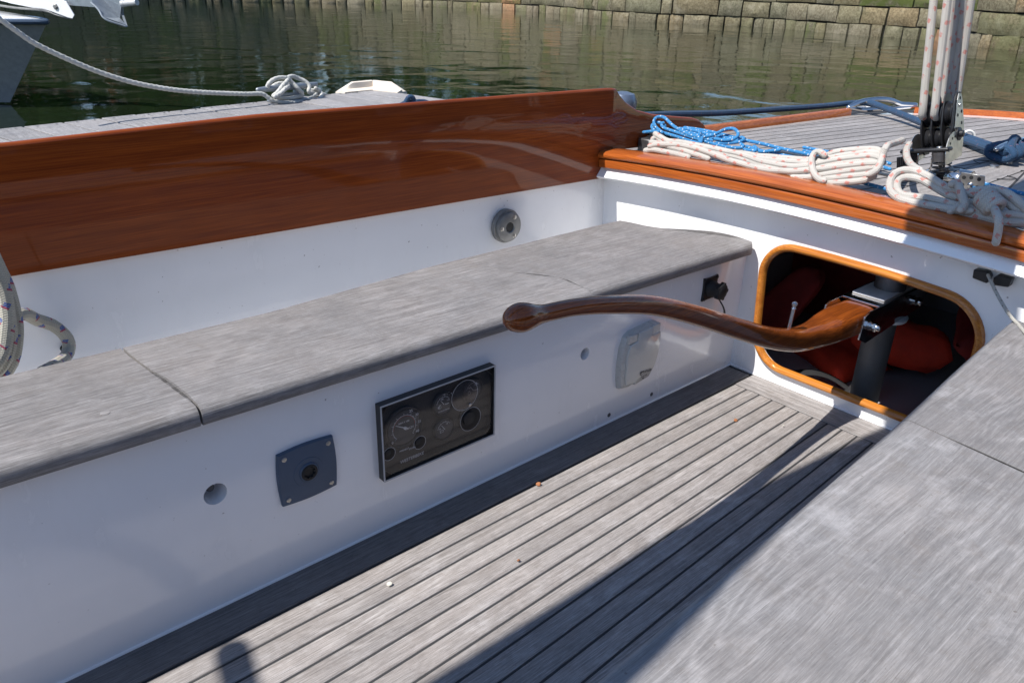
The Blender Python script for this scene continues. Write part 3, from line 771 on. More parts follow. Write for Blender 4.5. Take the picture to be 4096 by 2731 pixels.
def gauge(u, v, r, nm='gauge'):
    c = epp(u, v); bm = B(); lathe(bm, c + Vector((0, .001, 0)), (0, -1, 0), [(0, r), (.006, r), (.0075, r * .95), (.006, r * .87), (.0035, r * .86)], 40)
    return c + Vector((0, -.0036, 0)), part(nm, bm, BLACKP, ep)
def arc(bm, c, r, a0, a1, w, n=24):
    rows = []
    for k in range(n + 1):
        a = math.radians(lerp(a0, a1, k / n)); d = Vector((math.cos(a), 0, math.sin(a))); rows.append([c + d * r, c + d * (r + w)])
    grid(bm, rows)
XD, ZD = (1, 0, 0), (0, 0, 1)
TOFF = Vector((0, -.0012, 0))
c, g = gauge(.205, .42, .049, 'tachometer'); bm = B(); cyl(bm, c, c + Vector((0, -.0006, 0)), .040, seg=36); part('dial', bm, DIALF, g)
bm = B(); arc(bm, c + TOFF, .0285, -45, 225, .0010)
for k in range(17): a = math.radians(225 - k * 270 / 16); d = Vector((math.cos(a), 0, math.sin(a))); tube(bm, [c + TOFF + d * .0285, c + TOFF + d * (.0335 if k % 2 == 0 else .031)], .00035, 4, step=.01)
part('scale_marks', bm, PRINT_W, g)
bm = B(); arc(bm, c + TOFF, .0262, 0, 180, .0008); part('scale_marks', bm, PRINT_R, g)
for s_, a in (('0', 222), ('25', 62), ('30', 32), ('35', 2), ('40', -32)):
    d = Vector((math.cos(math.radians(a)), 0, math.sin(math.radians(a)))); text('number', s_, .0085, c + TOFF + d * .0385 - Vector((.004, 0, .003)), XD, ZD, PRINT_W, g)
text('lettering', 'RPM X 100', .0058, c + TOFF + Vector((-.014, 0, .011)), XD, ZD, PRINT_W, g)
text('lettering', 'TACH', .0078, c + TOFF + Vector((.002, 0, -.008)), XD, ZD, PRINT_W, g)
bm = B(); a = math.radians(150); d = Vector((math.cos(a), 0, math.sin(a))); nrm = Vector((-d.z, 0, d.x)); q = c + Vector((0, -.003, 0))
prism(bm, [q - d * .010 + nrm * .0016, q - d * .010 - nrm * .0016, q + d * .026 - nrm * .0005, q + d * .026 + nrm * .0005], (0, -.0008, 0)); cyl(bm, q, q + Vector((0, -.003, 0)), .0035, seg=14); part('needle', bm, simple('needle_white', (.75, .75, .75), .5), g)
for (u, v, lab) in ((.545, .31, (('50', 200), ('85', 100), ('115', 30))), (.815, .27, (('350', 140), ('700', 60))), (.55, .66, (('10', 160), ('14', 60)))):
    c, g = gauge(u, v, .0285); bm = B(); cyl(bm, c, c + Vector((0, -.0006, 0)), .0235, seg=28); part('dial', bm, DIALF, g)
    bm = B(); arc(bm, c + TOFF, .0175, 35, 165, .0008)
    for k in range(7): a = math.radians(35 + k * 130 / 6); d = Vector((math.cos(a), 0, math.sin(a))); tube(bm, [c + TOFF + d * .0175, c + TOFF + d * .0200], .0003, 4, step=.01)
    part('scale_marks', bm, PRINT_W, g)
    for s_, a in lab:
        d = Vector((math.cos(math.radians(a)), 0, math.sin(math.radians(a)))); text('number', s_, .0055, c + TOFF + d * .0135 - Vector((.003, 0, .002)), XD, ZD, PRINT_W, g)
    if v < .5:
        text('lettering', 'Engine', .0042, c + TOFF + Vector((.004, 0, -.003)), XD, ZD, PRINT_W, g)
        bm = B(); arc(bm, c + TOFF + Vector((-.010, 0, -.005)), .0032, 0, 360, .0007, 14); box(bm, c.x - .0125, c.x - .0075, c.y - .0016, c.y - .0012, c.z + .0002, c.z + .0009); part('symbol', bm, PRINT_W, g)
    else:
        bm = B(); bx = c.x - .012; frame_y(bm, bx, bx + .009, c.z - .006, c.z, .0006, c.y - .0016, c.y - .0012); part('symbol', bm, PRINT_W, g)
    bm = B(); a = math.radians(125); d = Vector((math.cos(a), 0, math.sin(a))); nrm = Vector((-d.z, 0, d.x)); q = c + Vector((0, -.003, 0))
    prism(bm, [q + nrm * .0008, q - nrm * .0008, q + d * .016 - nrm * .0003, q + d * .016 + nrm * .0003], (0, -.0005, 0)); part('needle', bm, PRINT_W, g)
c = epp(.545, .31) + Vector((0, -.0048, 0)); text('lettering', 'INTERNATIONAL', .0040, c + Vector((-.014, 0, -.017)), XD, ZD, PRINT_W, ep)
for s_, dx, dz in (('100', -.002, .0215), ('200', .009, .0215), ('240', .016, .0175)): text('number', s_, .0050, c + Vector((dx, 0, dz)), XD, ZD, PRINT_W, ep)
text('lettering', 'WESTERBEKE', .0105, epp(.165, .905) + Vector((0, -.001, 0)), XD, ZD, PRINT_W, ep, shear=.15)
text('lettering', 'PREHEAT', .0060, epp(.165, .745) + Vector((0, -.001, 0)), XD, ZD, PRINT_W, ep)
text('lettering', 'START', .0062, epp(.245, .765) + Vector((0, -.001, 0)), XD, ZD, PRINT_W, ep)
# cover sheet, holes through it read as dark wells with a bright rim
YC = YW - PT + .0045
HC = [((1557, 1815), .0145), ((1679, 1769), .0150), ((1882, 1675), .0285)]
hc2 = [(at(p, 1, YC), r) for p, r in HC]
bm = B()
loops = [[Vector((x0 + .0042, YC, z0 + .0042)), Vector((x1 - .0042, YC, z0 + .0042)), Vector((x1 - .0042, YC, z1 - .0042)), Vector((x0 + .0042, YC, z1 - .0042))]]
for c, r in hc2: loops.append([Vector((c.x + r * math.cos(2 * math.pi * i / 32), YC, c.z + r * math.sin(2 * math.pi * i / 32))) for i in range(32)])
flat = [bm.verts.new(p) for l in loops for p in l]
for t in tessellate_polygon(loops):
    try: bm.faces.new([flat[i] for i in t])
    except ValueError: pass
part('smoked_cover', bm, SMOKED, ep, smooth=False)
for c, r in hc2:
    bm = B(); arc(bm, c + Vector((0, -.0004, 0)), r, 0, 360, .0009, 36); part('hole_rim', bm, BEZEL, ep, smooth=False)
    bm = B(); lathe(bm, Vector((c.x, YW - .003, c.z)), (0, -1, 0), [(0, r * .98), (.002, r * .98), (.003, r * .6), (.008, r * .55), (.009, r * .4)], 28); part('button' if r < .03 else 'key_switch', bm, BLACKR, ep)
c = at((1853, 1577), 1, YC); c.y = YC - .003
bm = B(); cyl(bm, c, c + Vector((0, -.0022, 0)), .0365, seg=44); pc_ = part('swivel_cover', bm, SMOKED, ep)
bm = B(); arc(bm, c + Vector((0, -.0024, 0)),   .0358, 0, 360, .0010, 44); part('cover_rim', bm, BEZEL, pc_, smooth=False)
q = c + Vector((.0145, -.0024, -.028)); bm = B(); lathe(bm, q, (0, -1, 0), [(0, .0038), (.0015, .0036), (.0022, .002), (.0023, .0003)], 12); part('screw', bm, STEEL, pc_)
# ---- pump cover
pcx, pcz = 1.556, .186
PX, PZ = 1.34, .90
out = [(-.055, -.092), (-.035, -.097), (.025, -.086), (.045, -.055), (.055, -.010), (.0575, .05), (.054, .083), (.044, .094), (.020, .096), (-.035, .088), (-.050, .076), (-.058, .045), (-.061, -.005), (-.060, -.06)]
bm = B(); rows = []
for dy, sc in ((0, 1.0), (-.008, 1.0), (-.016, .95), (-.0195, .86)):
    rows.append([Vector((pcx + x * sc, YW + dy, pcz + z * sc)) for x, z in [(a * PX, b * PZ) for a, b in out]])
R = grid(bm, rows, closed_v=True); bm.faces.new(R[-1])
pump = part('pump_cover', bm, GREYP2, bevel=.002, label='pale grey plastic pump cover on the white panel')
lid = [(-.046, -.078), (-.02, -.082), (-.02, -.088), (.024, -.079), (.040, -.05), (.049, -.008), (.051, .05), (.049, .062), (.022, .062), (.022, .088), (-.020, .083), (-.022, .060), (-.044, .052), (-.050, .02), (-.049, -.06)]
bm = B(); rows = []
for dy, sc in ((-.017, 1.0), (-.0245, 1.0), (-.0262, .96), (-.029, .55), (-.030, .2)):
    rows.append([Vector((pcx + x * sc, YW + dy, pcz + z * sc)) for x, z in [(a * PX, b * PZ) for a, b in lid]])
R = grid(bm, rows, closed_v=True); bm.faces.new(R[-1]); lidp = part('lid', bm, GREYP, pump, ang=25, bevel=.0008)
for sx in (-1, 1):
    bm = B(); xa = pcx + (-.064 if sx < 0 else .031); box(bm, xa, xa + .034, YW - .024, YW - .012, pcz + .052, pcz + (.082 if sx > 0 else .076)); part('hinge_block', bm, GREYP2, pump, bevel=.003, bseg=3)
ty = YW - .0303
text('lettering', 'Whale', .0135, (pcx - .001, ty, pcz - .052), XD, ZD, PRINT_K, lidp, shear=.12)
text('lettering', 'BILGE PUMP', .0045, (pcx - .006, ty, pcz - .060), XD, ZD, PRINT_K, lidp)
bm = B(); cc_ = Vector((pcx - .008, ty, pcz - .047)); arc(bm, cc_, .0042, 20, 340, .0022, 18); ball(bm, cc_ + Vector((-.001, 0, .001)), .0024, 1.5, .1, 1, 10); prism(bm, [cc_ + Vector((.003, 0, .002)), cc_ + Vector((.009, 0, .006)), cc_ + Vector((.007, 0, .000))], (0, .0004, 0)); part('emblem', bm, PRINT_K, lidp)
bm = B(); prism(bm, [Vector((pcx - .002, ty, pcz - .063)), Vector((pcx + .006, ty, pcz - .063)), Vector((pcx + .002, ty, pcz - .069))], (0, .0005, 0)); part('arrow_mark', bm, PRINT_K, lidp)
# ---- black power socket with hanging cap strap
c = at((2835, 1150), 1, YW)
bm = B(); pr = pillow_rect(c.x, c.z, .033, .035, -.002, 0); prism(bm, [Vector((x, YW - .006, z)) for x, z in pr], (0, .006, 0))
for sx in (-1, 1):
    for sz in (-1, 1): cyl(bm, (c.x + sx * .027, YW - .009, c.z + sz * .029), (c.x + sx * .027, YW - .004, c.z + sz * .029), .0045, seg=10)
ps = part('power_socket', bm, BLACKP, ang=30, label='black square socket with a capped plug')
bm = B(); lathe(bm, (c.x, YW - .005, c.z), (0, -1, 0), [(0, .025), (.012, .024), (.016, .021), (.030, .0205), (.032, .024), (.044, .0235), (.047, .018), (.048, .005)], 20)
for k in range(5):
    a = k * 2 * math.pi / 5; cyl(bm, (c.x + .022 * math.cos(a), YW - .037, c.z + .022 * math.sin(a)), (c.x + .022 * math.cos(a), YW - .049, c.z + .022 * math.sin(a)), .006, seg=8)
part('cap', bm, BLACKR, ps)
bm = B(); a_ = Vector((c.x + .002, YW - .032, c.z - .02)); tube(bm, [a_, a_ + Vector((.014, -.004, -.018)), a_ + Vector((.033, -.004, -.040)), a_ + Vector((.052, .002, -.062)), a_ + Vector((.064, .012, -.075))], .0042, 8, flat=.4); part('strap', bm, BLACKR, ps)
# ---- deck fittings belonging to the boat
# stern chock on the rail corner
def pz(p, z): return at(p, 2, z)
ck = B()
z_ = .60
ch_n = Vector((.18, .27, 0)).normalized(); ch_p = Vector((3.68, 1.775, .62))
ckp = lambda x, y: at_plane((x, y), ch_p, Vector((.18, .283, 0)))
tube(ck, [ckp(3395, 430), ckp(3440, 410), ckp(3475, 402), ckp(3530, 398), ckp(3570, 404), ckp(3600, 417), ckp(3660, 421)], .0135, 10, flat=.9)
tube(ck, [ckp(3400, 432), ckp(3450, 440), ckp(3500, 437), ckp(3550, 436), ckp(3590, 432), ckp(3660, 425)], .014, 10, flat=.8)
chock = part('mooring_chock', ck, STEEL)
# deck cleat (horn cleat) on the aft deck
cc0 = Vector((3.24, 1.04, zd(3.2, 1.0)))
# traveller track with blocks
tr = B(); box(tr, 2.40, 2.425, -.05, 1.42, .603, .622, zf=lambda x, y: .9 * cam_c(y)); track = part('traveller_track', tr, BLACKP, bevel=.003)
for yy, lb in ((1.085, ''), (.81, '')):
    bm = B()
    pts = [Vector((2.33, yy - .035, .628 + k * 0)) for k in range(1)]
    rows = []
    for k in range(9):
        a = math.pi * k / 8; rows.append([Vector((2.40 - .035 * math.cos(a), yy + dy, .625 + .032 * math.sin(a))) for dy in (-.03, .03)])
    grid(bm, rows); sh = part('block_shell', bm, STEEL, track, bevel=0)
    m_ = sh.modifiers.new('s', 'SOLIDIFY'); m_.thickness = .003
    bm = B(); cyl(bm, (2.40, yy - .026, .632), (2.40, yy + .026, .632), .022, seg=20); part('sheave', bm, BLACKP, track)
    c_ = Vector((2.33, yy + (-.055 if yy < 1 else .055), .640)); bm = B()
    pr = [Vector((c_.x + .0, c_.y + a, c_.z + b)) for a, b in ((-.03, -.022), (.03, -.022), (.034, 0), (.03, .022), (-.03, .022), (-.034, 0))]
    prism(bm, pr, (.003, 0, .0)); hp = part('perforated_plate', bm, STEEL_DULL, track, bevel=.0008)
    for a, b in ((-.018, .011), (.002, .012), (.02, .009), (-.018, -.011), (.020, -.011)):
        bm = B(); cyl(bm, c_ + Vector((-.0008, a, b)), c_ + Vector((.001, a, b)), .0052, seg=12); part('hole', bm, BLACKR, hp)
    bm = B(); ball(bm, c_ + Vector((-.002, 0, -.008)), .008, .6, 1, 1); part('rivet', bm, STEEL, hp)
# rope clutch / cleat by the board
q = at((2620, 568), 1, 1.775)
cl_ = B(); 
box(cl_, q.x - .075, q.x + .025, q.y - .035, q.y + .018, q.z - .042, q.z + .020); clt = part('cam_cleat', cl_, CHROME_DK, bevel=.006, bseg=3)
bm = B(); box(bm, q.x - .09, q.x + .10, q.y - .040, q.y + .020, q.z - .048, q.z - .042); part('base_plate', bm, STEEL_DULL, clt, bevel=.001)
bm = B(); box(bm, q.x - .02, q.x + .13, q.y - .010, q.y + .022, q.z + .020, q.z + .034); box(bm, q.x + .07, q.x + .13, q.y - .01, q.y + .022, q.z - .03, q.z + .02); part('clutch_body', bm, BLACKP, clt, bevel=.005, bseg=3)
for k in range(3):
    bm = B(); x_ = q.x - .05 + k * .007; box(bm, x_, x_ + .003, q.y - .0375, q.y + .0, q.z - .03, q.z + .026); part('cam_tooth', bm, BLACKP, clt, bevel=.001)
# thin-cord fairlead under the lip (black plastic clip)
q = at((3972, 1108), 0, XB - .012)
fl = B(); 
for s in (-1, 1):
    pr = [Vector((XB - .024, q.y + s * .006, q.z - .016)), Vector((XB - .024, q.y + s * .040, q.z - .012)), Vector((XB - .024, q.y + s * .042, q.z + .010)), Vector((XB - .024, q.y + s * .012, q.z + .012)), Vector((XB - .024, q.y + s * .004, q.z + .002))]
    prism(fl, pr, (.026, 0, 0))
part('cord_clip', fl, BLACKP, bevel=.003)
# genoa winch dome seen past the board
q = at((2492, 392), 1, 1.93)
bm = B(); lathe(bm, (q.x, q.y, .575), (0, 0, 1), [(0, .055), (.02, .055), (.03, .040), (.10, .038), (.13, .050), (.150, .052), (.175, .040), (.183, .015)], 28); part('sheet_winch', bm, simple('winch_blue_grey', (.17, .21, .28), .3, .6), None)

# ================================================================== TILLER AND RUDDER STOCK
SX, SY = 2.20, .85
tl_ = empty('tiller', (SX, SY, 0), 'curved varnished wooden tiller with round knob and steel head on the rudder post', 'tiller')
cl = [(.755, .6145), (.787, .611), (.836, .605), (.916, .597), (1.007, .579), (1.133, .546), (1.282, .487), (1.457, .408), (1.60, .347), (1.72, .309), (1.83, .296), (1.92, .296), (2.045, .292)]
def sinterp(tab, x):
    return sum(interp(tab, x + o) for o in (-.006, -.003, 0, .003, .006)) / 5 if x > .77 else interp(tab, x)
def rad(x):   # half height, half width, squareness
    hz = sinterp([(.755, .004), (.762, .014), (.772, .021), (.787, .0252), (.803, .0235), (.818, .0195), (.830, .0165), (.845, .0150), (.9, .0148), (1.0, .0165), (1.13, .0188), (1.28, .0210), (1.45, .0235), (1.6, .026), (1.75, .0305), (1.85, .0325), (1.93, .0345), (2.05, .0345)], x)
    hw_ = sinterp([(.755, .004), (.762, .014), (.772, .021), (.787, .0252), (.803, .0235), (.818, .0195), (.830, .0165), (.845, .0150), (1.0, .0155), (1.28, .0165), (1.5, .018), (1.68, .0215), (1.8, .032), (1.88, .0455), (1.95, .050), (2.05, .050)], x)
    sq = interp([(.755, 0), (.84, 0), (1.0, .25), (1.5, .35), (1.8, .6), (1.95, .85), (2.05, .9)], x)
    return hz, hw_, sq
path = smooth_path([(x, .86, z) for x, z in cl], .004); bm = B(); rows = []
for i, p in enumerate(path):
    t = (path[min(i + 1, len(path) - 1)] - path[max(i - 1, 0)]).normalized(); n_ = Vector((-t.z, 0, t.x)); hz, hw_, sq = rad(p.x)
    row = []
    for k in range(28):
        a = 2 * math.pi * k / 28; e = lerp(1.0, .42, sq); ca, sa = math.cos(a), math.sin(a)
        row.append(p + Vector((0, 1, 0)) * hw_ * math.copysign(abs(ca) ** e, ca) + n_ * hz * math.copysign(abs(sa) ** e, sa))
    rows.append(row)
grid(bm, rows, closed_v=True, cap=True); put('tiller_arm', bm, VARN_TILL, tl_, ang=60)
# head: two cheek plates, top plate, bolts
for s in (-1, 1):
    bm = B(); y = .8575 + s * .0545
    poly = [Vector((1.955, y - .0025, .262)), Vector((2.00, y - .0025, .240)), Vector((2.30, y - .0025, .262)), Vector((2.36, y - .0025, .30)), Vector((2.36, y - .0025, .333)), Vector((1.985, y - .0025, .333)), Vector((1.962, y - .0025, .325))]
    prism(bm, poly, (0, .005, 0)); ck_ = put('cheek_plate', bm, STEEL, tl_, bevel=.001, smooth=False)
bm = B(); box(bm, 2.048, 2.36, .8055, .9095, .327, .3335); put('head_plate', bm, STEEL, tl_, bevel=.0012, smooth=False)
bm = B(); box(bm, 2.02, 2.34, .8055, .9095, .258, .264); put('head_plate', bm, STEEL, tl_, bevel=.0012, smooth=False)  # lower plate added to keep a sliver of sun off the rudder post
bm = B(); box(bm, 2.088, 2.34, .812, .903, .3345, .3395); put('bearing_pad', bm, simple('white_nylon_pad', (.75, .73, .72), .4), tl_, bevel=.0012, smooth=False)
def acorn(p):
    bm = B(); lathe(bm, p, (0, -1, 0), [(0, .014), (.003, .014), (.0032, .0105), (.008, .0105)], 24)
    lathe(bm, Vector(p) + Vector((0, -.008, 0)), (0, -1, 0), [(0, .0125), (.008, .0125), (.0085, .010)], 6)
    lathe(bm, Vector(p) + Vector((0, -.016, 0)), (0, -1, 0), [(0, .010), (.006, .0092), (.010, .006), (.012, .001)], 16)
    put('acorn_nut', bm, STEEL, tl_)
acorn((2.010, .8005, .288)); acorn((2.262, .8005, .300))
bm = B(); cyl(bm, (SX, SY, -.12), (SX, SY, .262), .0415, seg=40); put('rudder_post', bm, GREYTUBE, tl_, ang=60)
bm = B(); cyl(bm, (SX, SY, .3396), (SX, SY, .56), .0420, seg=40); put('rudder_post_top', bm, CHROME_DK, tl_, ang=60)
bm = B(); lathe(bm, (SX + .01, SY - .006, .243), (0, 0, 1), [(0, .030), (.002, .055), (.012, .058), (.014, .05)], 32); put('bearing_washer', bm, simple('white_washer', (.7, .7, .7), .4), tl_)
bm = B(); q0 = Vector((1.690, .865, .335)); tube(bm, [q0, q0 + Vector((.002, 0, .03)), q0 + Vector((.006, 0, .068))], .0042, 10)
lathe(bm, q0 + Vector((.0055, 0, .060)), (.06, 0, 1), [(0, .0045), (.002, .0062), (.005, .0045), (.009, .0045), (.011, .0068), (.016, .0068), (.019, .003)], 14)
put('extension_pin', bm, STEEL, tl_)

# ================================================================== red things in the locker
def cushion(name, c, size, rot, mat, label, cat, group=None, seed=0, crease=1.0):
    bm = B(); rnd = random.Random(seed); N = 14; rows_t = []; 
    M = Matrix.Translation(c) @ Matrix.Rotation(rot[2], 4, 'Z') @ Matrix.Rotation(rot[1], 4, 'Y') @ Matrix.Rotation(rot[0], 4, 'X')
    for s in (1, -1):
        rows = []
        for i in range(N + 1):
            row = []
            for j in range(N + 1):
                u, v = i / N * 2 - 1, j / N * 2 - 1
                e = max(0, (1 - u ** 4)) ** .42 * max(0, (1 - v ** 4)) ** .42
                w = noise.noise(Vector((u * 2 + seed, v * 2, s))) * .25 * crease
                row.append(M @ Vector((u * size[0] * (1 + .10 * v * v), v * size[1] * (1 + .10 * u * u), s * size[2] * e * (1 + w) + .06 * size[0] * noise.noise(Vector((u * 1.3, v * 1.3 + seed, 0))))))
            rows.append(row)
        grid(bm, rows)
    bmesh.ops.remove_doubles(bm, verts=bm.verts[:], dist=.0005)
    return put(name, bm, mat, None, label=label, cat=cat, group=group, ang=80)
cushion('cushion', at((3600, 1365), 0, 2.62), (.06, .155, .075), (.12, .25, .35), REDC, 'red cushion behind the rudder post, its corner pointing right', 'cushion', 'red cushions in the locker', seed=3)
cushion('cushion', at((3330, 1405), 0, 2.56), (.10, .16, .055), (.12, -.15, -.4), REDC, 'red cushion just left of the rudder post inside the opening', 'cushion', 'red cushions in the locker', seed=5)
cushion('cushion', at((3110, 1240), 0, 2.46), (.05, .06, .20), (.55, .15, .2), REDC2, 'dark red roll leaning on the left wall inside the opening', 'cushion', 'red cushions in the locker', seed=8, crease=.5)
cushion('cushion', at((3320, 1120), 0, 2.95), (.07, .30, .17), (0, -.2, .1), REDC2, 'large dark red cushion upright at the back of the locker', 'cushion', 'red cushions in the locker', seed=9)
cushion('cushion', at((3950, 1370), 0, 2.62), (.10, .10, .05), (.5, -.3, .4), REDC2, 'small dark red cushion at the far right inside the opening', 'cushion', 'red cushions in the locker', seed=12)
for pts, lb in (([(2.22, 1.16, -.09), (2.30, 1.10, -.06), (2.36, 1.04, -.07), (2.38, .96, -.10)], 'black webbing strap at the lower left inside the opening'),
                ([(2.22, .96, -.10), (2.30, .93, -.06), (2.42, .92, .0)], 'short black webbing strap beside the rudder post')):
    bm = B(); tube(bm, pts, .020, 10, flat=.3); put('webbing_strap', bm, BLKC, None, label=lb, cat='strap', group='black straps in the locker')

# ================================================================== ROPES
def c6(x, y): return (2500 + x / 2.94, 420 + y / 2.94)
def c3(x, y): return (2500 + x / 1.4736, 300 + y / 1.4736)
def c4(x, y): return (3400 + x / 1.5675, y / 1.5675)
CP, CN = (2.075, 0, .640), (1, 0, -.95)
def coilpts(pl, lift=0.0): return [at_plane(p, CP, CN) + Vector((-lift, 0, lift * .5)) for p in pl]
RW = .0092
bm = B()
S = [
 ([c6(370, 350), c6(450, 400), c6(520, 435), c6(640, 445), c6(800, 475), c6(930, 500), c6(1070, 525), c6(1200, 555), c6(1330, 580), c6(1460, 620), c6(1600, 670), c6(1750, 700), c6(1900, 728), c6(2050, 735), c6(2200, 718), c3(1179, 518), c3(1300, 497), c3(1450, 483), c3(1522, 500)], .006),
 ([c6(330, 400), c6(380, 385), c6(430, 425), c6(480, 470), c6(560, 500)], 0),
 ([c6(318, 445), c6(420, 465), c6(560, 505), c6(720, 550), c6(900, 608), c6(985, 640)], .004),
 ([c6(315, 500), c6(400, 482), c6(500, 480), c6(620, 485), c6(740, 500), c6(870, 530), c6(1000, 572), c6(1130, 620), c6(1250, 668), c6(1390, 705), c6(1530, 745), c6(1690, 780), c6(1850, 792), c6(2020, 795), c6(2180, 780), c3(1179, 560), c3(1300, 545), c3(1450, 530), c3(1515, 530)], .010),
 ([c6(248, 540), c6(330, 530), c6(450, 550), c6(600, 580), c6(750, 620)], .002),
 ([c6(1000, 545), c6(1130, 575), c6(1290, 610), c6(1430, 650), c6(1580, 700), c6(1720, 745), c6(1850, 760), c6(2020, 765), c6(2200, 750), c3(1179, 540), c3(1300, 520), c3(1450, 507), c3(1520, 516)], .0),
 ([c6(1250, 560), c6(1400, 570), c6(1560, 598), c6(1700, 605), c6(1900, 625), c6(2200, 640), c3(1180, 475), c3(1250, 450), c3(1400, 436), c3(1480, 438), c3(1518, 458)], -.004),
 ([c6(1500, 630), c6(1650, 640), c6(1800, 655), c6(1960, 670), c6(2200, 680), c3(1179, 498), c3(1300, 474), c3(1450, 459), c3(1522, 478)], .0),
 ([c6(1980, 860), c6(2100, 862), c6(2200, 855), c3(1179, 592), c3(1300, 572), c3(1450, 552), c3(1500, 548)], .004),
 ([c6(2020, 890), c3(1080, 606), c3(1179, 612), c3(1300, 600), c3(1420, 588), c3(1480, 570)], .0),
 ([c3(1150, 634), c3(1220, 636), c3(1320, 630), c3(1410, 618), c3(1465, 595)], -.002),
]
u0 = 0
for pl, lf in S:
    u0 = tube(bm, coilpts(pl, lf), RW, 10, u0=u0 + .013)
tube(bm, coilpts([c3(1195, 490), c3(1165, 470), c3(1135, 478), c3(1118, 515), c3(1122, 560), c3(1135, 600), c3(1165, 632), c3(1190, 640)], .020), RW, 10)
tube(bm, coilpts([c3(1455, 605), c3(1495, 585), c3(1520, 545), c3(1538, 490), c3(1560, 440)], .022) + [at(c3(1600, 400), 0, 2.30), at(c3(1635, 385), 0, 2.36)], RW, 10)
put('rope_coil', bm, R_WHITE, None, label='long white red-flecked rope coil lying on deck left of the black block', cat='rope', group='mainsheet tails')
# right coil
CP = (2.06, 0, .640)
bm = B()
S = [
 ([c4(800, 1235), c4(700, 1215), c4(600, 1180), c4(520, 1130), c4(430, 1088), c4(350, 1078), c4(292, 1100), c4(262, 1150), c4(265, 1205), c4(305, 1248), c4(370, 1272), c4(450, 1290), c4(560, 1310), c4(660, 1325), c4(760, 1335)], .012),
 ([c4(700, 1250), c4(620, 1225), c4(540, 1180), c4(460, 1135), c4(390, 1118), c4(335, 1122), c4(302, 1150), c4(302, 1195), c4(332, 1228), c4(400, 1240), c4(500, 1252), c4(600, 1275), c4(690, 1295), c4(760, 1275), c4(830, 1272)], .006),
 ([c4(720, 1232), c4(800, 1210), c4(900, 1203), c4(980, 1220), c4(1050, 1265), c4(1120, 1330)], .014),
 ([c4(880, 1215), c4(980, 1262), c4(1040, 1315), c4(1130, 1345)], .002),
 ([c4(700, 1340), c4(830, 1360), c4(950, 1390), c4(1130, 1400)], .0),
 ([c4(740, 1300), c4(830, 1335), c4(900, 1350), c4(1000, 1350), c4(1130, 1365)], .004),
 ([c4(640, 1335), c4(690, 1310), c4(710, 1290)], .014),
 ([c4(660, 1178), c4(690, 1172), c4(708, 1215), c4(728, 1270), c4(735, 1310), c4(712, 1338)], .026),
]
for pl, lf in S: u0 = tube(bm, coilpts(pl, lf), RW * 1.08, 10, u0=u0 + .017)
ka, kb = coilpts([c4(850, 1250)], .02)[0], coilpts([c4(925, 1325)], .02)[0]
hx = []; u_, w_ = frame_of(kb - ka)
for k in range(60):
    t = k / 59; a = t * 2 * math.pi * 4.5; hx.append(ka.lerp(kb, t) + (u_ * math.cos(a) + w_ * math.sin(a)) * .019)
tube(bm, hx, RW, 10)
e1 = coilpts([c4(922, 1330)], .03)[0]
tube(bm, [e1, at(c4(932, 1375), 0, 1.968), at(c4(930, 1440), 0, 1.965), at(c4(915, 1520), 0, 1.962)], RW, 10)
tube(bm, [at(c4(372, 905), 0, 2.38), at(c4(355, 940), 0, 2.33), at(c4(358, 990), 0, 2.25), at(c4(385, 1035), 0, 2.16), at(c4(440, 1072), 0, 2.10)], RW, 10)
put('rope_coil', bm, R_WHITE, None, label='knotted white red-flecked rope coil with its end hanging over the varnished coaming', cat='rope', group='mainsheet tails')
# blue coil and lines
RB = .0052
def bpt(p, l=0.0): return at_plane(p, (2.16, 0, .645), (1, 0, -.9)) + Vector((-l, 0, l * .5))
bm = B(); BL = [
 ([c6(260, 350), c6(310, 345), c6(370, 340), c6(430, 345)], .02),
 ([c6(330, 240), c6(325, 270), c6(350, 300), c6(410, 320), c6(500, 345), c6(620, 380), c6(760, 425), c6(900, 460)], .004),
 ([c6(470, 345), c6(400, 290), c6(368, 230), c6(385, 180), c6(430, 160), c6(490, 170), c6(540, 215), c6(600, 270), c6(680, 320), c6(780, 370), c6(900, 400), c6(1050, 440)], .014),
 ([c6(345, 225), c6(370, 205), c6(430, 215), c6(470, 245)], .0),
 ([c6(470, 225), c6(450, 250), c6(480, 285), c6(560, 315), c6(680, 355), c6(800, 395), c6(950, 440), c6(1100, 485), c6(1250, 515), c6(1380, 520), c6(1415, 500), c6(1380, 475)], .010),
 ([c6(600, 280), c6(720, 285), c6(860, 315), c6(1000, 350), c6(1150, 380), c6(1290, 410), c6(1400, 430)], .0),
 ([c6(620, 300), c6(760, 330), c6(900, 365), c6(1050, 405), c6(1200, 430), c6(1330, 435)], .002),
 ([c6(960, 405), c6(1060, 390), c6(1150, 350), c6(1230, 315), c6(1310, 312), c6(1360, 345), c6(1365, 395), c6(1320, 430), c6(1220, 445), c6(1100, 430)], .020),
 ([c6(1100, 465), c6(1200, 470), c6(1320, 460), c6(1400, 440), c6(1425, 415), c6(1390, 400)], .012),
 ([c6(690, 262), c6(860, 285), c6(1040, 320), c6(1230, 365), c6(1430, 415), c6(1600, 450), c6(1800, 500), c6(2000, 545), c6(2200, 585), c6(2350, 600)], -.004),
 ([c6(1420, 535), c6(1500, 550), c6(1570, 530), c6(1600, 560), c6(1680, 560), c6(1750, 550), c6(1830, 543)], .008),
 ([c6(1420, 480), c6(1550, 520), c6(1700, 560), c6(1850, 585), c6(1980, 610)], -.006),
 ([c6(925, 350), c6(910, 395), c6(915, 450), c6(935, 475), c6(945, 420)], .020),
]
for pl, lf in BL: u0 = tube(bm, [bpt(p, lf) for p in pl], RB, 9, u0=u0 + .01)
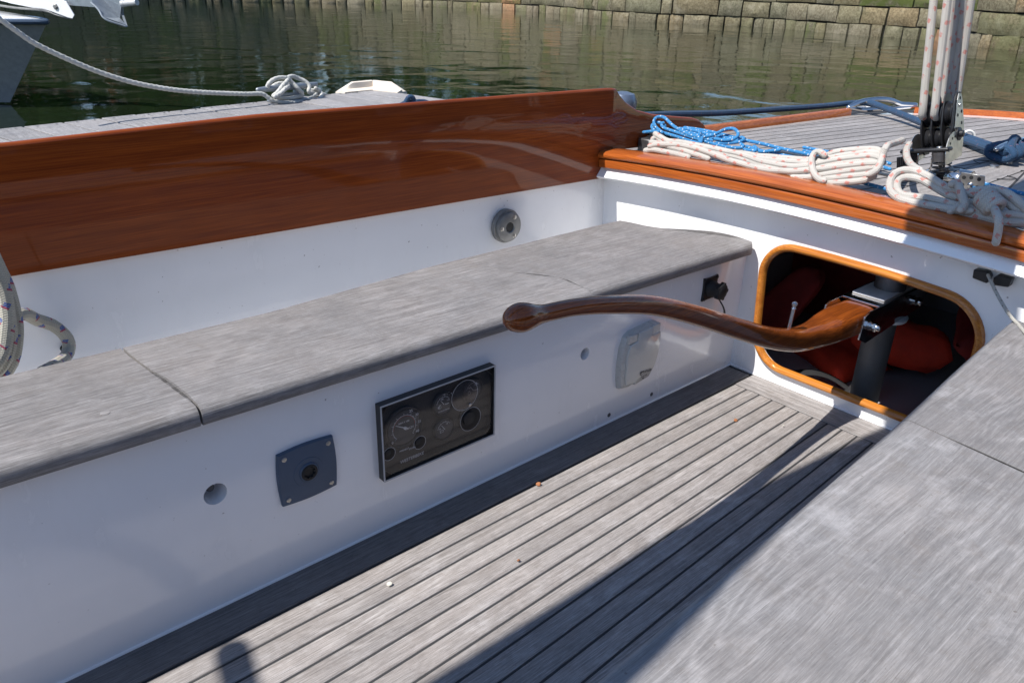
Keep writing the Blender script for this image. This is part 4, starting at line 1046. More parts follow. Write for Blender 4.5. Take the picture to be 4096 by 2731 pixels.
tube(bm, [bpt(c6(1550 + 18 * math.cos(a), 540 + 25 * math.sin(a)), .014) for a in [k * .6 for k in range(12)]], RB, 9)
put('rope_coil', bm, R_BLUE, None, label='bright blue thin rope coil with white flecks beside the cam cleat', cat='rope')
bm = B()
for dz, o in ((.0, 0), (-.010, 22)):
    pl = [(3215, 590 + o * .6), (3290, 604 + o * .7), (3470, 634 + o * .8), (3560, 655 + o)]
    bm = B(); tube(bm, [at(p, 2, .632 + dz) for p in pl], RB, 9); put('control_line', bm, R_BLUE, None, label='thin blue line between white coil and black block, %s of a pair' % ('upper' if o == 0 else 'lower'), cat='rope', group='blue control lines')
for a_, b_ in (((3400, 718), (3560, 760)), ((3840, 710), (4130, 785)), ((3850, 738), (4130, 812))):
    bm = B(); tube(bm, [at(a_, 2, .628), at(((a_[0] + b_[0]) / 2, (a_[1] + b_[1]) / 2), 2, .626), at(b_, 2, .628)], RB, 9)
    put('control_line', bm, R_BLUE, None, label='thin blue line ' + {3400: 'in shade just behind the right end of the long white coil', 3840: 'leaving the right track block, upper of two', 3850: 'leaving the right track block, lower of two'}[a_[0]], cat='rope', group='blue control lines')
# navy dock line: from beyond the board along the rail through the chock to the deck cleat
bm = B()
def nv(p, x=None, y=None): return at(p, 1, y) if y is not None else at(p, 0, x)
dl = [at((2500, 465), 1, 1.95), at((2690, 457), 1, 1.95), at((2900, 452), 1, 1.94), at((3120, 437), 1, 1.91), at((3300, 424), 1, 1.86), at((3400, 413), 1, 1.82), at((3450, 412), 1, 1.78), at((3490, 418), 1, 1.74)]
tube(bm, dl, .0125, 10, lobes=0)
L2 = [at((3480, 410), 2, .640), at((3560, 440), 2, .630), at((3660, 480), 2, .626), at((3780, 530), 2, .624), at((3900, 575), 2, .624), at((3985, 605), 2, .628)]
tube(bm, L2, .0135, 10); tube(bm, [p + Vector((.02, -.012, .004)) for p in L2[2:]], .0125, 10)
put('dock_line', bm, R_NAVY, None, label='thick navy blue dock line passing through the chock and over the grey deck', cat='rope')
q = at((3862, 556), 2, .624)
bm = B()
dd = (L2[4] - L2[3]).normalized(); 
tube(bm, [q + frame_of(dd)[0] * .024 * math.cos(a) + frame_of(dd)[1] * .024 * math.sin(a) + Vector((.006, -.004, .004)) for a in [k * 2 * math.pi / 12 for k in range(13)]], .0045, 8)
put('rope_tie', bm, simple('white_tape', (.75, .73, .68), .6), None, label='white tape ring round the navy blue dock line', cat='tape')
# deck cleat
cb = at((4040, 600), 2, .605)
cleat = empty('deck_cleat', cb, 'steel horn cleat on the aft deck, wrapped with navy blue rope', 'cleat')
ax = (at((4105, 560), 2, .655) - at((3985, 598), 2, .650)).normalized()
h0 = at((3985, 598), 2, .652); h1 = at((4110, 558), 2, .657)
bm = B(); tube(bm, [h0, h0.lerp(h1, .25) + Vector((0, 0, .003)), h0.lerp(h1, .75) + Vector((0, 0, .003)), h1], lambda s: .008 + .005 * math.sin(math.pi * s), 12, step=.01); put('horn', bm, STEEL, cleat)
for t in (.33, .62):
    p = h0.lerp(h1, t); bm = B(); cyl(bm, (p.x, p.y, .592), (p.x, p.y, p.z), .011, .009, 14); put('post', bm, STEEL, cleat)
for t in (.05, .45, .9):
    p = h0.lerp(h1, t); bm = B(); lathe(bm, (p.x - .02, p.y - .01, .596), (0, 0, 1), [(0, .015), (.008, .014), (.011, .009)], 14); put('foot', bm, STEEL_DULL, cleat)
bm = B()
cc1 = h0.lerp(h1, .5)
for k, (t, rr_) in enumerate(((.16, .030), (.30, .034), (.52, .030), (.70, .030))):
    p = h0.lerp(h1, t) - Vector((0, 0, .018)); u_, w_ = ax, Vector((0, 0, 1)); s_ = ax.cross(w_)
    tube(bm, [p + s_ * (rr_ + .01) * math.cos(a) + w_ * rr_ * .6 * math.sin(a) + ax * .012 * math.sin(a * .5) for a in [j * 2 * math.pi / 10 for j in range(11)]], .0135, 10)
tube(bm, [L2[-1], h0.lerp(h1, .2) + Vector((-.01, -.02, -.01)), h0.lerp(h1, .5) + Vector((0, 0, .018)), h0.lerp(h1, .8) + Vector((0, 0, -.01)), h0.lerp(h1, .95) + Vector((.0, -.03, -.03))], .014, 10)
put('cleat_hitch', bm, R_NAVY, None, label='turns of navy blue rope round the steel deck cleat', cat='rope')
# cream rope hank at the left on the far bench side
bm = B()
def lpt(p, y): return at(p, 1, y)
RC = .0130
HK = [[(-40, 1000), (0, 1085), (30, 1150), (52, 1230), (65, 1300), (62, 1380), (45, 1450), (10, 1500), (-40, 1540)],
      [(-40, 1080), (0, 1140), (20, 1200), (38, 1290), (40, 1360), (25, 1430), (-10, 1480), (-50, 1510)],
      [(-60, 1120), (-8, 1180), (8, 1250), (10, 1330), (2, 1400), (-20, 1460), (-60, 1490)],
      [(-50, 1020), (-10, 1100), (16, 1160), (28, 1230), (30, 1290), (15, 1400), (-15, 1450)]]
for k, pl in enumerate(HK): u0 = tube(bm, [lpt(p, 1.66 - .02 * k) for p in pl], RC, 10, u0=u0 + .02)
tube(bm, [lpt((60, 1265), 1.70), lpt((100, 1255), 1.73), (lpt((150, 1280), 1.76)), lpt((210, 1300), 1.775), lpt((255, 1335), 1.78), lpt((275, 1370), 1.78), lpt((272, 1410), 1.77), lpt((250, 1440), 1.74), lpt((215, 1465), 1.66), lpt((170, 1490), 1.58)], RC, 10)
put('rope_hank', bm, R_CREAM, None, label='cream rope hank with blue flecks at the left edge of the cockpit', cat='rope')
# small dark hole in the side panel that the tail comes from
q = at((257, 1394), 1, YS - .001); bm = B(); cyl(bm, q + Vector((0, .003, 0)), q - Vector((0, .0012, 0)), .008, seg=16); part('drain_hole', bm, BLACKR)
# thin cord at the right
bm = B(); tube(bm, [at((3952, 1100), 0, XB - .028), at((3966, 1130), 0, 2.0), at((3985, 1170), 0, 1.985), at((4010, 1215), 0, 1.965), at((4040, 1262), 0, 1.945), at((4075, 1300), 0, 1.92), at((4110, 1340), 2, .437), at((4200, 1420), 2, .437)], .0038, 8)
put('thin_cord', bm, R_THIN, None, label='thin grey cord hanging from the black clip onto the near bench', cat='cord')

# ================================================================== MAINSHEET BLOCK
BX, BY = 2.50, .905
blk = empty('mainsheet_block', (BX, BY, .60), 'black and steel mainsheet block standing on a coil spring on deck', 'pulley block')
sp_ = at((3775, 690), 0, BX); base = Vector((BX, sp_.y, .604))
# block axis tilts a little; local frame: A = up, S = sideways across the cheeks, D = depth
topc = at((3770, 395), 0, BX); botc = at((3765, 600), 0, BX)
A = (topc - botc).normalized(); D_ = Vector((1, 0.0, 0)); D_ = (D_ - A * D_.dot(A)).normalized(); S_ = A.cross(D_).normalized()
if S_.dot(RIGHT) < 0: S_ = -S_
Lb = (topc - botc).length
def bl(a, s, d): return botc + A * a + S_ * s + D_ * d
def cheek(bm, s, th, sc=1.0, hole=False):
    prof = [(-.012, -.016), (-.012, .016), (.02, .034), (Lb * .42, .043), (Lb * .75, .034), (Lb * 1.0, .024), (Lb * 1.10, .010), (Lb * 1.10, -.010), (Lb * 1.0, -.024), (Lb * .75, -.034), (Lb * .42, -.043), (.02, -.034)]
    prism(bm, [bl(a * (sc if a > 0 else 1), s, d * sc) for a, d in prof], S_ * th)
SS = (-.042, -.014, .014, .042)
for k, s in enumerate(SS):
    bm = B(); cheek(bm, s - .0025, .005); put('cheek', bm, BLACKP, blk, bevel=.0015)
bm = B()
prism(bm, [bl(a, .046, d) for a, d in [(-.008, -.014), (-.008, .012), (.02, .030), (Lb * .42, .034), (Lb * .95, .016), (Lb * 1.06, .008), (Lb * 1.07, -.010), (Lb * .95, -.018), (Lb * .42, -.030)]], S_ * .0018)
sp2 = put('side_strap', bm, STEEL_DULL, blk, smooth=False)
for a, d in ((Lb * .98, 0), (Lb * .72, .012), (Lb * .66, -.014), (Lb * .50, .015), (Lb * .30, -.015), (Lb * .24, .014), (Lb * .08, -.01), (.02, .013)):
    bm = B(); p = bl(a, .0479, d); cyl(bm, p, p + S_ * .0006, .0048, seg=12); put('hole', bm, BLACKR, sp2)
for a in (Lb * .85, Lb * .36):
    bm = B(); p = bl(a, .0478, -.002); lathe(bm, p, S_, [(0, .006), (.002, .0055), (.003, .002)], 14); put('rivet', bm, STEEL_DULL, sp2)
for k in range(3):
    bm = B(); p = bl(Lb * .70, SS[k] + .0035, 0); lathe(bm, p, S_, [(0, .034), (.003, .036), (.0105, .028), (.018, .036), (.021, .034)], 26); put('sheave', bm, BLACKP, blk)
    bm = B(); p = bl(Lb * .24, SS[k] + .004, 0); lathe(bm, p, S_, [(0, .028), (.003, .030), (.010, .024), (.017, .030), (.020, .028)], 24); put('sheave', bm, BLACKP, blk)
# black domed wheel on the lower right
bm = B(); p = bl(Lb * .30, .050, -.012); lathe(bm, p, S_, [(0, .019), (.004, .019), (.006, .010), (.014, .0095), (.015, .007)], 20); put('ratchet_knob', bm, BLACKP, blk)
# cam base: black bar in front and two steel fan plates
def fan(s):
    bm = B(); c0 = (Lb * .06, -.030); poly = []
    for k in range(13):
        a = math.radians(-20 + k * 14); poly.append(bl(c0[0] - .022 + .070 * math.sin(a) * .95, s, c0[1] - .010 - .062 * math.cos(a)))
    poly.append(bl(.02, s, .02)); poly.append(bl(-.02, s, .012))
    prism(bm, poly, S_ * .002); f = put('fan_plate', bm, STEEL_DULL, blk, smooth=False)
    for k in range(4):
        a = math.radians(15 + k * 26); p = bl(c0[0] - .018 + .048 * math.sin(a), s + (.0021 if s > 0 else -.0006), c0[1] - .012 - .040 * math.cos(a)); b2 = B(); cyl(b2, p, p + S_ * .0006, .0038, seg=10); put('hole', b2, BLACKR, f)
fan(.050); fan(-.052)
bb = bl(Lb * .10, 0, -.085)
def bar(bm, a0, a1, s0, s1, d0, d1):
    vs = [bm.verts.new(bl(a, s, d)) for a in (a0, a1) for s in (s0, s1) for d in (d0, d1)]
    for f in ((0, 1, 3, 2), (4, 6, 7, 5), (0, 4, 5, 1), (2, 3, 7, 6), (0, 2, 6, 4), (1, 5, 7, 3)): bm.faces.new([vs[i] for i in f])
bm = B(); bar(bm, Lb * .02, Lb * .10, -.075, .060, -.105, -.070); cb_ = put('cam_base', bm, BLACKP, blk, bevel=.005, bseg=3)
for s in (-.052, .030):
    bm = B(); p = bl(Lb * .01, s, -.088); cyl(bm, p, p - A * .026, .020, .017, 20); put('cam', bm, CHROME_DK if s > 0 else BLACKP, blk)
    bm = B(); p = bl(Lb * .10, s, -.088); lathe(bm, p, A, [(0, .009), (.003, .008), (.004, .003)], 12); put('bolt', bm, STEEL_DULL, blk)
for k in range(5):
    bm = B(); bar(bm, -.045, -.006, -.083 + k * .005, -.0805 + k * .005, -.104, -.085); put('cam_tooth', bm, BLACKP, blk, bevel=.0008)
bm = B(); p = bl(-.02, -.012, -.075); tube(bm, [bl(.0, -.030, -.085), bl(-.03, -.032, -.085), bl(-.050, -.018, -.085), bl(-.045, .004, -.085), bl(-.015, .010, -.085)], .0035, 8); put('fairlead_wire', bm, STEEL, blk)
# spring
bm = B(); hx = []; top_s = bl(-.014, 0, 0)
for k in range(110):
    t = k / 109; a = t * 2 * math.pi * 5.5; c = base.lerp(top_s, t); hx.append(c + Vector((math.cos(a), math.sin(a), 0)) * (.024 + .003 * math.sin(math.pi * t)))
tube(bm, hx, .0024, 6, step=.004, raw=True); put('spring', bm, BLACKP, blk)
bm = B(); tube(bm, [base, base.lerp(top_s, .5), top_s], .009, 10); ball(bm, base + Vector((0, 0, .012)), .02, 1, 1, .7); put('swivel_post', bm, BLACKP, blk)
# rope falls of the mainsheet up to the boom
bm = B()
falls = [((3690, 440), (3735, 0)), ((3738, 440), (3790, 0)), ((3765, 420), (3806, 0)), ((3782, 400), (3828, 0)), ((3800, 400), (3855, 0)), ((3828, 380), (3885, 0))]
for k, (a, b) in enumerate(falls):
    xa = BX - .045 if k < 2 else BX + .02 + .012 * k
    xb = BX - .06 if k < 2 else BX + .0 + .008 * k
    p = at(a, 0, xa); q = at(b, 0, xb)
    d = (q - p) / max(1e-6, (q.z - p.z)); e = q + d * (1.86 - q.z)
    if k < 2:
        pts = [p + Vector((.045, -.004, -.012)), p + Vector((.028, -.002, -.024)), p + Vector((.008, 0, -.018)), p + Vector((0, 0, .008)), p.lerp(q, .3), q, q.lerp(e, .5), e]
    else:
        pts = [p + d * -.03, p, q, q.lerp(e, .5), e]
    u0 = tube(bm, pts, .0108, 10, u0=u0 + .013)
put('mainsheet', bm, R_WHITE, None, label='white red-flecked mainsheet rising in parallel falls above the black block', cat='rope')

# ================================================================== BOOM overhead (only its shadow shows)
boom = empty('boom', (2.4, .95, 1.9), 'boom with furled pale sail above the cockpit, casting shadow on near bench', 'boom')
bm = B(); tube(bm, [(-1.2, .80, 1.94), (1.0, .80, 1.93), (3.0, .94, 1.93)], .06, 16, step=.2); put('spar', bm, ALU, boom)
bm = B(); rows = []
wl = [(-1.2, 1.07), (-.8, 1.064), (-.48, 1.056), (-.18, 1.052), (.06, 1.032), (.46, .985), (.65, .960), (.93, .942), (1.26, .915), (1.66, .885), (2.6, .88)]
wr = [(-1.2, 0.5), (-0.55, 0.548), (-0.14, 0.6), (0.025, 0.61), (0.2, 0.61), (0.997, 0.677), (1.66, 0.74), (2.6, 0.8)]
for k in range(40):
    x = lerp(-1.2, 2.6, k / 39); a = interp(wl, x) ; b = interp(wr, x); c = (a + b) / 2; hw_ = (a - b) / 2; row = []
    for j in range(16):
        t = 2 * math.pi * j / 16; row.append(Vector((x, c + hw_ * math.cos(t), 2.0 + .14 * math.sin(t) * (1 + .1 * math.sin(x * 9)))))
    rows.append(row)
grid(bm, rows, closed_v=True, cap=True); put('furled_sail', bm, SAILC, boom, ang=60)
bm = B(); tube(bm, [(-1.25, .98, 1.95), (-1.10, 1.09, 1.93), (-1.02, 1.20, 1.91), (-.975, 1.335, 1.90)], .026, 10); put('added_shadow_tube', bm, SAILC, boom)  # invented tube on the boom, out of view, casting the floor shadow blob

# ================================================================== SMALL DEBRIS
def leaf(p, s, mat, name, label, cat, group=None):
    q = at(p, 2, .0035); bm = B(); ball(bm, q + Vector((0, 0, s * .35)), s, 1, .7, .5, 8)
    for v in bm.verts: v.co += Vector((noise.noise(v.co * 90), noise.noise(v.co * 90 + Vector((3, 1, 2))), noise.noise(v.co * 110))) * s * .9
    put(name, bm, mat, None, label=label, cat=cat, group=group)
leaf((2940, 1680), .0062, SKIN, 'dry_leaf', 'curled orange-brown leaf scrap on the floor planks near the opening', 'leaf')
leaf((2152, 1937), .0060, SKIN, 'dry_leaf', 'small brown leaf scrap on the shadow edge below the instrument panel', 'leaf')
leaf((2075, 2243), .0036, SKIN, 'dry_leaf', 'tiny reddish leaf crumb in the middle of the sunlit floor planks', 'leaf')
leaf((1560, 2340), .0058, CRUMB, 'pebble', 'small off-white crumb on the floor planks near the lower edge', 'crumb')
leaf((3135, 1705), .0035, CRUMB, 'pebble', 'thin white fibre crumb on the floor planks below the opening', 'crumb')

# ================================================================== DOCK
ZW = -.25
d0 = at((0, 517), 2, .40); d1 = at((1492, 358), 2, .40); d2 = at((1830, 405), 2, .40)
dx = (d1 - d0).normalized(); dyv = Vector((-dx.y, dx.x, 0))
dock = empty('floating_dock', d1, 'grey weathered board dock beyond the mahogany board', 'dock')
side = (d2 - d1).normalized()
bm = B(); tl = tone_layer(bm); L = 12.0; bw = .192
k = 0; s = 0
while s < L:
    a = d1 - dx * (s + .006); b = d1 - dx * (s + bw - .006); dep = 1.62; tn = random.random()
    zz = random.uniform(-.002, .002)
    poly = [a, b, b + side * dep - Vector((0, 0, 0)), a + side * dep]
    vs = [bm.verts.new(Vector((p.x, p.y, .40 + zz))) for p in poly] + [bm.verts.new(Vector((p.x, p.y, .365))) for p in poly]
    for f in ((0, 1, 2, 3), (4, 7, 6, 5), (0, 4, 5, 1), (1, 5, 6, 2), (2, 6, 7, 3), (3, 7, 4, 0)): bm.faces.new([vs[i] for i in f])
    for v in vs: v[tl] = tn
    s += bw
put('deck_board', bm, PINE, dock, smooth=False, bevel=.003)
bm = B(); tl = tone_layer(bm)
a = d1 - dx * 12; 
for off, zz0, zz1 in ((.0, .20, .362), (1.5, .20, .362)):
    p = [d1 + side * off, a + side * off, a + side * off - side * .05, d1 + side * off - side * .05]
    vs = [bm.verts.new(Vector((q.x, q.y, zz0))) for q in p] + [bm.verts.new(Vector((q.x, q.y, zz1))) for q in p]
    for f in ((0, 1, 2, 3), (4, 7, 6, 5), (0, 4, 5, 1), (1, 5, 6, 2), (2, 6, 7, 3), (3, 7, 4, 0)): bm.faces.new([vs[i] for i in f])
put('side_beam', bm, PINE, dock, smooth=False)
bm = B()
for k in range(5):
    c = d1 - dx * (1.2 + k * 2.4) + side * .8; box(bm, c.x - .9, c.x + .9, c.y - .45, c.y + .45, -.5, .19)
put('float', bm, BLACKP, dock, smooth=False, bevel=.03)
bm = B()
for k in range(60):
    for o in (.045, ):
        for e in (.05, .14):
            c = d1 - dx * (k * bw + e) + side * o; cyl(bm, (c.x, c.y, .399), (c.x, c.y, .4035), .006, seg=8)
put('screw_head', bm, STEEL_DULL, dock)
# corner bumper
bu = empty('corner_bumper', d1, 'cream rubber bumper wrapped round the corner of the dock', 'bumper')
def bump_arm(a, b, name):
    bm = B(); n_ = 10; rows = []
    u = (b - a).normalized(); out_ = u.cross(Vector((0, 0, 1))).normalized()
    if out_.dot((d0 + d2) / 2 - d1) > 0: out_ = -out_
    for k in range(n_ + 1):
        t = k / n_; p = a.lerp(b, t); h = .056 * min(1, (1 - t) * 2.6) + .006
        rows.append([p + out_ * .035 + Vector((0, 0, -.12)), p + out_ * .045 + Vector((0, 0, .0)), p + out_ * .035 + Vector((0, 0, h * .8)), p + out_ * .012 + Vector((0, 0, h)), p - out_ * .004 + Vector((0, 0, h * .92)), p - out_ * .012 + Vector((0, 0, .02)), p - out_ * .06 + Vector((0, 0, .008)), p - out_ * .06 + Vector((0, 0, .002))])
    R = grid(bm, rows); bm.faces.new(R[-1]); put(name, bm, CREAM, bu, ang=50)
    for t in (.25, .85):
        p = a.lerp(b, t) - out_ * .04; b2 = B(); cyl(b2, p + Vector((0, 0, .404)) - Vector((0, 0, p.z)), p + Vector((0, 0, .412)) - Vector((0, 0, p.z)), .008, seg=10); put('bolt', b2, STEEL_DULL, bu)
bump_arm(d1, at((1358, 371), 2, .40), 'bumper_arm'); bump_arm(d1, at((1612, 371), 2, .40), 'bumper_arm')
# dock cleat
k0 = at((1031, 360), 2, .485); k1 = at((1265, 337), 2, .485)
dc = empty('dock_cleat', (k0 + k1) / 2, 'grey galvanised horn cleat on the dock, wound with white rope', 'cleat')
bm = B(); tube(bm, [k0, k0.lerp(k1, .3), k0.lerp(k1, .7), k1], lambda s: .013 + .007 * math.sin(math.pi * s), 12, step=.01); put('horn', bm, GALV, dc)
for t in (.36, .64):
    p = k0.lerp(k1, t); bm = B(); cyl(bm, (p.x, p.y, .40), (p.x, p.y, .485), .028, .018, 14); put('post', bm, GALV, dc)
p = k0.lerp(k1, .5); bm = B(); box(bm, p.x - .13, p.x + .13, p.y - .04, p.y + .04, .400, .412); put('foot', bm, GALV, dc, bevel=.004)
# laid mooring rope: hitch on the cleat and the long run to the left
def c8(x, y): return (950 + x / 3.136, 250 + y / 3.136)
cyr = (k0.y + k1.y) / 2
def m8(x, y, o=0.0): return at_plane(c8(x, y), Vector((k0.x, k0.y + o, k0.z)), Vector((-(k1 - k0).y, (k1 - k0).x, 0)))
RM = .0125
def ln(pts): tube(bm, pts, RM, 12, step=.006, lobes=3, twist=75)
bm = B()
run = [at_plane(p, Vector((k0.x, k0.y - .05, 0)), Vector((-.12, 1, 0))) for p in [(-60, 35), (0, 78), (70, 128), (140, 175), (250, 228), (380, 283), (500, 322), (600, 345), (720, 363), (850, 372), (960, 376)]]
ln(run + [m8(120, 398, -.04), m8(300, 395, -.04), m8(380, 440, -.05), m8(440, 480, -.06), m8(540, 500, -.06), m8(680, 505, -.06), m8(860, 500, -.05), m8(990, 480, -.03), m8(1050, 430, 0), m8(1040, 370, .03), m8(980, 325, .03)])
ln([m8(380, 340, 0), m8(380, 290, -.01), m8(430, 230, -.02), m8(520, 195, -.02), m8(620, 200, -.02), m8(690, 260, -.03), m8(750, 320, -.05), m8(810, 385, -.05)])
ln([m8(450, 420, -.05), m8(510, 370, -.06), m8(570, 290, -.06), m8(620, 235, -.04), m8(630, 195, 0), m8(690, 175, .02), m8(760, 200, .02), m8(850, 240, .0), m8(900, 300, -.02), m8(890, 360, -.03)])
ln([m8(430, 320, .04), m8(480, 280, .04), m8(560, 262, .04), m8(680, 290, .04), m8(800, 280, .04), m8(850, 310, .04)])
ln([m8(500, 440, -.02), m8(620, 455, -.03), m8(760, 430, -.03), m8(815, 415, -.03)]); ln([m8(560, 410, 0), m8(660, 405, 0), m8(760, 405, 0)])
ln([m8(860, 480, 0), m8(940, 430, .02), m8(990, 390, .04), m8(950, 350, .05), m8(900, 370, .05)]); ln([m8(900, 380, .03), m8(980, 385, .05), m8(1060, 400, .06), m8(1095, 408, .07)])
ln([m8(470, 430, -.08), m8(540, 390, -.08), m8(600, 330, -.08), m8(640, 300, -.06)])
put('mooring_rope', bm, R_STRAND, None, label='white twisted mooring rope running from the dock cleat to the upper left', cat='rope')
# navy rope knot on the dock
bm = B(); q = at((1640, 405), 2, .43)
o_ = lambda px, py, y=0: at_plane((px, py), (q.x, q.y + y, q.z), (-.2, 1, 0))
tube(bm, [o_(1595, 425), o_(1620, 412), o_(1632, 392, -.01), o_(1645, 388, -.02), o_(1655, 398, -.02), o_(1650, 420, -.02)], .0145, 10)
tube(bm, [o_(1640, 418, .01), o_(1665, 408, .01), o_(1700, 408, .0), o_(1740, 425, -.02)], .0145, 10); tube(bm, [o_(1600, 430), o_(1630, 408), o_(1660, 412), o_(1680, 430)], .0145, 10)
put('rope_knot', bm, R_NAVY, None, label='navy blue rope knot on the dock just past the mahogany board', cat='rope')

# ================================================================== OTHER BOAT with anchor, top left
ob = empty('moored_boat', (0, 0, 0), 'bow of another boat with dark rub rail at the top left corner', 'boat')
dist = 10.2
tip = CAM + ray((188, 92)).normalized() * dist
fw = Vector((RIGHT.x, RIGHT.y, 0)).normalized(); tc = Vector((-fw.y, fw.x, 0))   # tc points away from the camera
if tc.dot(FWD) < 0: tc = -tc
fw2 = (fw * .97 - tc * .24).normalized(); tc2 = Vector((-fw2.y, fw2.x, 0)); tc2 = tc2 if tc2.dot(FWD) > 0 else -tc2
def hp_(s, w, z): return Vector((tip.x, tip.y, 0)) - fw2 * s + tc2 * w + Vector((0, 0, z))
zr = tip.z
def hull_rows(zs):
    rows = []
    for k in range(26):
        s = 6.0 * (k / 25) ** 1.5; row = []
        for zz in zs:
            f = (zz - (ZW - .3)) / (zr - (ZW - .3)); off = .98 * (1 - f)
            w = 1.2 * (1 - math.exp(-max(0, s - off) * .7)) * (.25 + .75 * f) if s > off else 0
            ss = max(s, off); row.append((ss, w, zz))
        rows.append(row)
    return rows
zs = [zr + .0, zr - .12, zr - .25, zr - .4, zr - .55, zr - .70, zr - .85]
hr = hull_rows(zs); bm = B()
R = grid(bm, [[hp_(s, w, z) for s, w, z in r] for r in hr]); grid(bm, [[hp_(s, -w, z) for s, w, z in r] for r in hr]); put('hull', bm, simple('shaded_grey_hull_paint', (.28, .29, .30), .3, coat=.4), ob, ang=60)  # hull grey takes in the shade of the side facing away from the sun
bm = B(); grid(bm, [[hp_(max(.0, r[0][0]) + .0, r[0][1] * t, zr + .03 + (.20 * min(1, r[0][0] / 2.2)) * (1 - t * t) ) for t in (-1, -.6, 0, .6, 1)] for r in hr]); put('foredeck', bm, WHITE, ob, ang=60)
bm = B(); side_l = [hp_(r[0][0], -r[0][1] - .012, zr + .01) for r in hr]; side_r = [hp_(r[0][0], r[0][1] + .012, zr + .01) for r in hr]
tube(bm, side_l[::-1] + side_r[1:], .030, 10, step=.06); put('rub_rail', bm, BLUEP, ob)
# bow roller and anchor (points measured on the vertical plane through the bow)
def bw_(px, py, o=0.0): return at_plane((px, py), tip + tc2 * o, tc2)
bm = B(); prism(bm, [bw_(-30, -30, -.05), bw_(180, -30, -.05), bw_(265, 8, -.05), bw_(297, 62, -.05), bw_(290, 76, -.05), bw_(272, 72, -.05), bw_(180, 38, -.05), bw_(40, 14, -.05), bw_(-30, -4, -.05)], tc2 * .012)
rl = put('bow_roller', bm, WHITE, ob, smooth=False, bevel=.004)
bm = B(); prism(bm, [bw_(-30, -30, .05), bw_(180, -30, .05), bw_(262, 8, .05), bw_(290, 62, .05), bw_(180, 42, .05), bw_(40, 14, .05)], tc2 * .012); put('roller_cheek', bm, WHITE, ob, smooth=False)
bm = B(); p = bw_(223, 28, -.05); lathe(bm, p, -tc2, [(0, .030), (.008, .030), (.015, .020), (.016, .002)], 6); put('bolt', bm, GREYM, rl)
bm = B(); tube(bm, [bw_(-20, 20, -.03), bw_(60, 32, -.03), bw_(170, 42, -.03), bw_(230, 62, -.03), bw_(290, 76, -.03)], .012, 8); put('anchor_shade_lip', bm, GREYM, ob)
an = empty('anchor', bw_(400, 30), 'grey anchor hanging from the bow roller of the other boat', 'anchor')
bm = B(); prism(bm, [bw_(255, 0, -.01), bw_(275, -30, -.01), bw_(420, -30, -.01), bw_(500, 12, -.01), bw_(480, 30, -.01), bw_(380, 30, -.01), bw_(275, 22, -.01)], tc2 * .02); put('shank', bm, GALV, an, smooth=False)
bm = B(); vs = [bw_(362, 10, -.16), bw_(420, 78, -.20), bw_(503, 107, -.12), bw_(480, 78, 0), bw_(490, 25, 0), bw_(400, -10, 0)]
a_ = [bm.verts.new(v) for v in vs]; bm.faces.new((a_[0], a_[1], a_[3], a_[5])); bm.faces.new((a_[1], a_[2], a_[3])); bm.faces.new((a_[5], a_[3], a_[4]))
fo = put('fluke', bm, GALV, an, smooth=False); mm = fo.modifiers.new('s', 'SOLIDIFY'); mm.thickness = .018
bm = B(); vs = [bw_(420, -25, .16), bw_(470, 30, .18), bw_(503, 107, -.10), bw_(488, 60, 0), bw_(490, 25, 0), bw_(420, -15, 0)]
a_ = [bm.verts.new(v) for v in vs]; bm.faces.new((a_[0], a_[1], a_[3], a_[5])); bm.faces.new((a_[1], a_[2], a_[3])); bm.faces.new((a_[5], a_[3], a_[4]))
fo = put('fluke', bm, GALV, an, smooth=False); mm = fo.modifiers.new('s', 'SOLIDIFY'); mm.thickness = .018
bm = B(); cyl(bm, bw_(492, 16, 0), bw_(548, 10, -.02), .030, .030, 16); cyl(bm, bw_(488, 17, 0), bw_(500, 15, 0), .034, .034, 16); put('stock_end', bm, simple('pale_grey_end', (.5, .5, .5), .5, .3), an)
bm = B(); tube(bm, [bw_(365, 12, -.17), bw_(395, 40, -.19), bw_(422, 78, -.21), bw_(503, 107, -.13)], .011, 8); put('fluke_edge', bm, GALV, an)

# ================================================================== WATER
m = NT('harbour_water')
v = m.coord()
n1 = m.noise(m.coord((1, 1, 1)), .8, 2, .4, .4); n2 = m.noise(m.coord((1, 1, 1)), 3.4, 4, .6, .5); n3 = m.noise(m.coord(), 15, 3, .5)
h = m.math('ADD', m.math('MULTIPLY', n1, 1.0), m.math('ADD', m.math('MULTIPLY', n2, .10), m.math('MULTIPLY', n3, .012)))
m.set(Base_Color=(.008, .013, .006), Roughness=.015, IOR=1.33, Specular_IOR_Level=.5, Normal=m.bump(h, 1.0, .032))
WATER = m.m
bm = B(); rows = [[Vector((x, y, ZW)) for y in (-60, -10, 0, 5, 10, 20, 40, 60, 90)] for x in (-120, -40, -10, 0, 5, 10, 20, 30, 60)]
grid(bm, rows); put('water', bm, WATER, None, kind='structure', smooth=False)

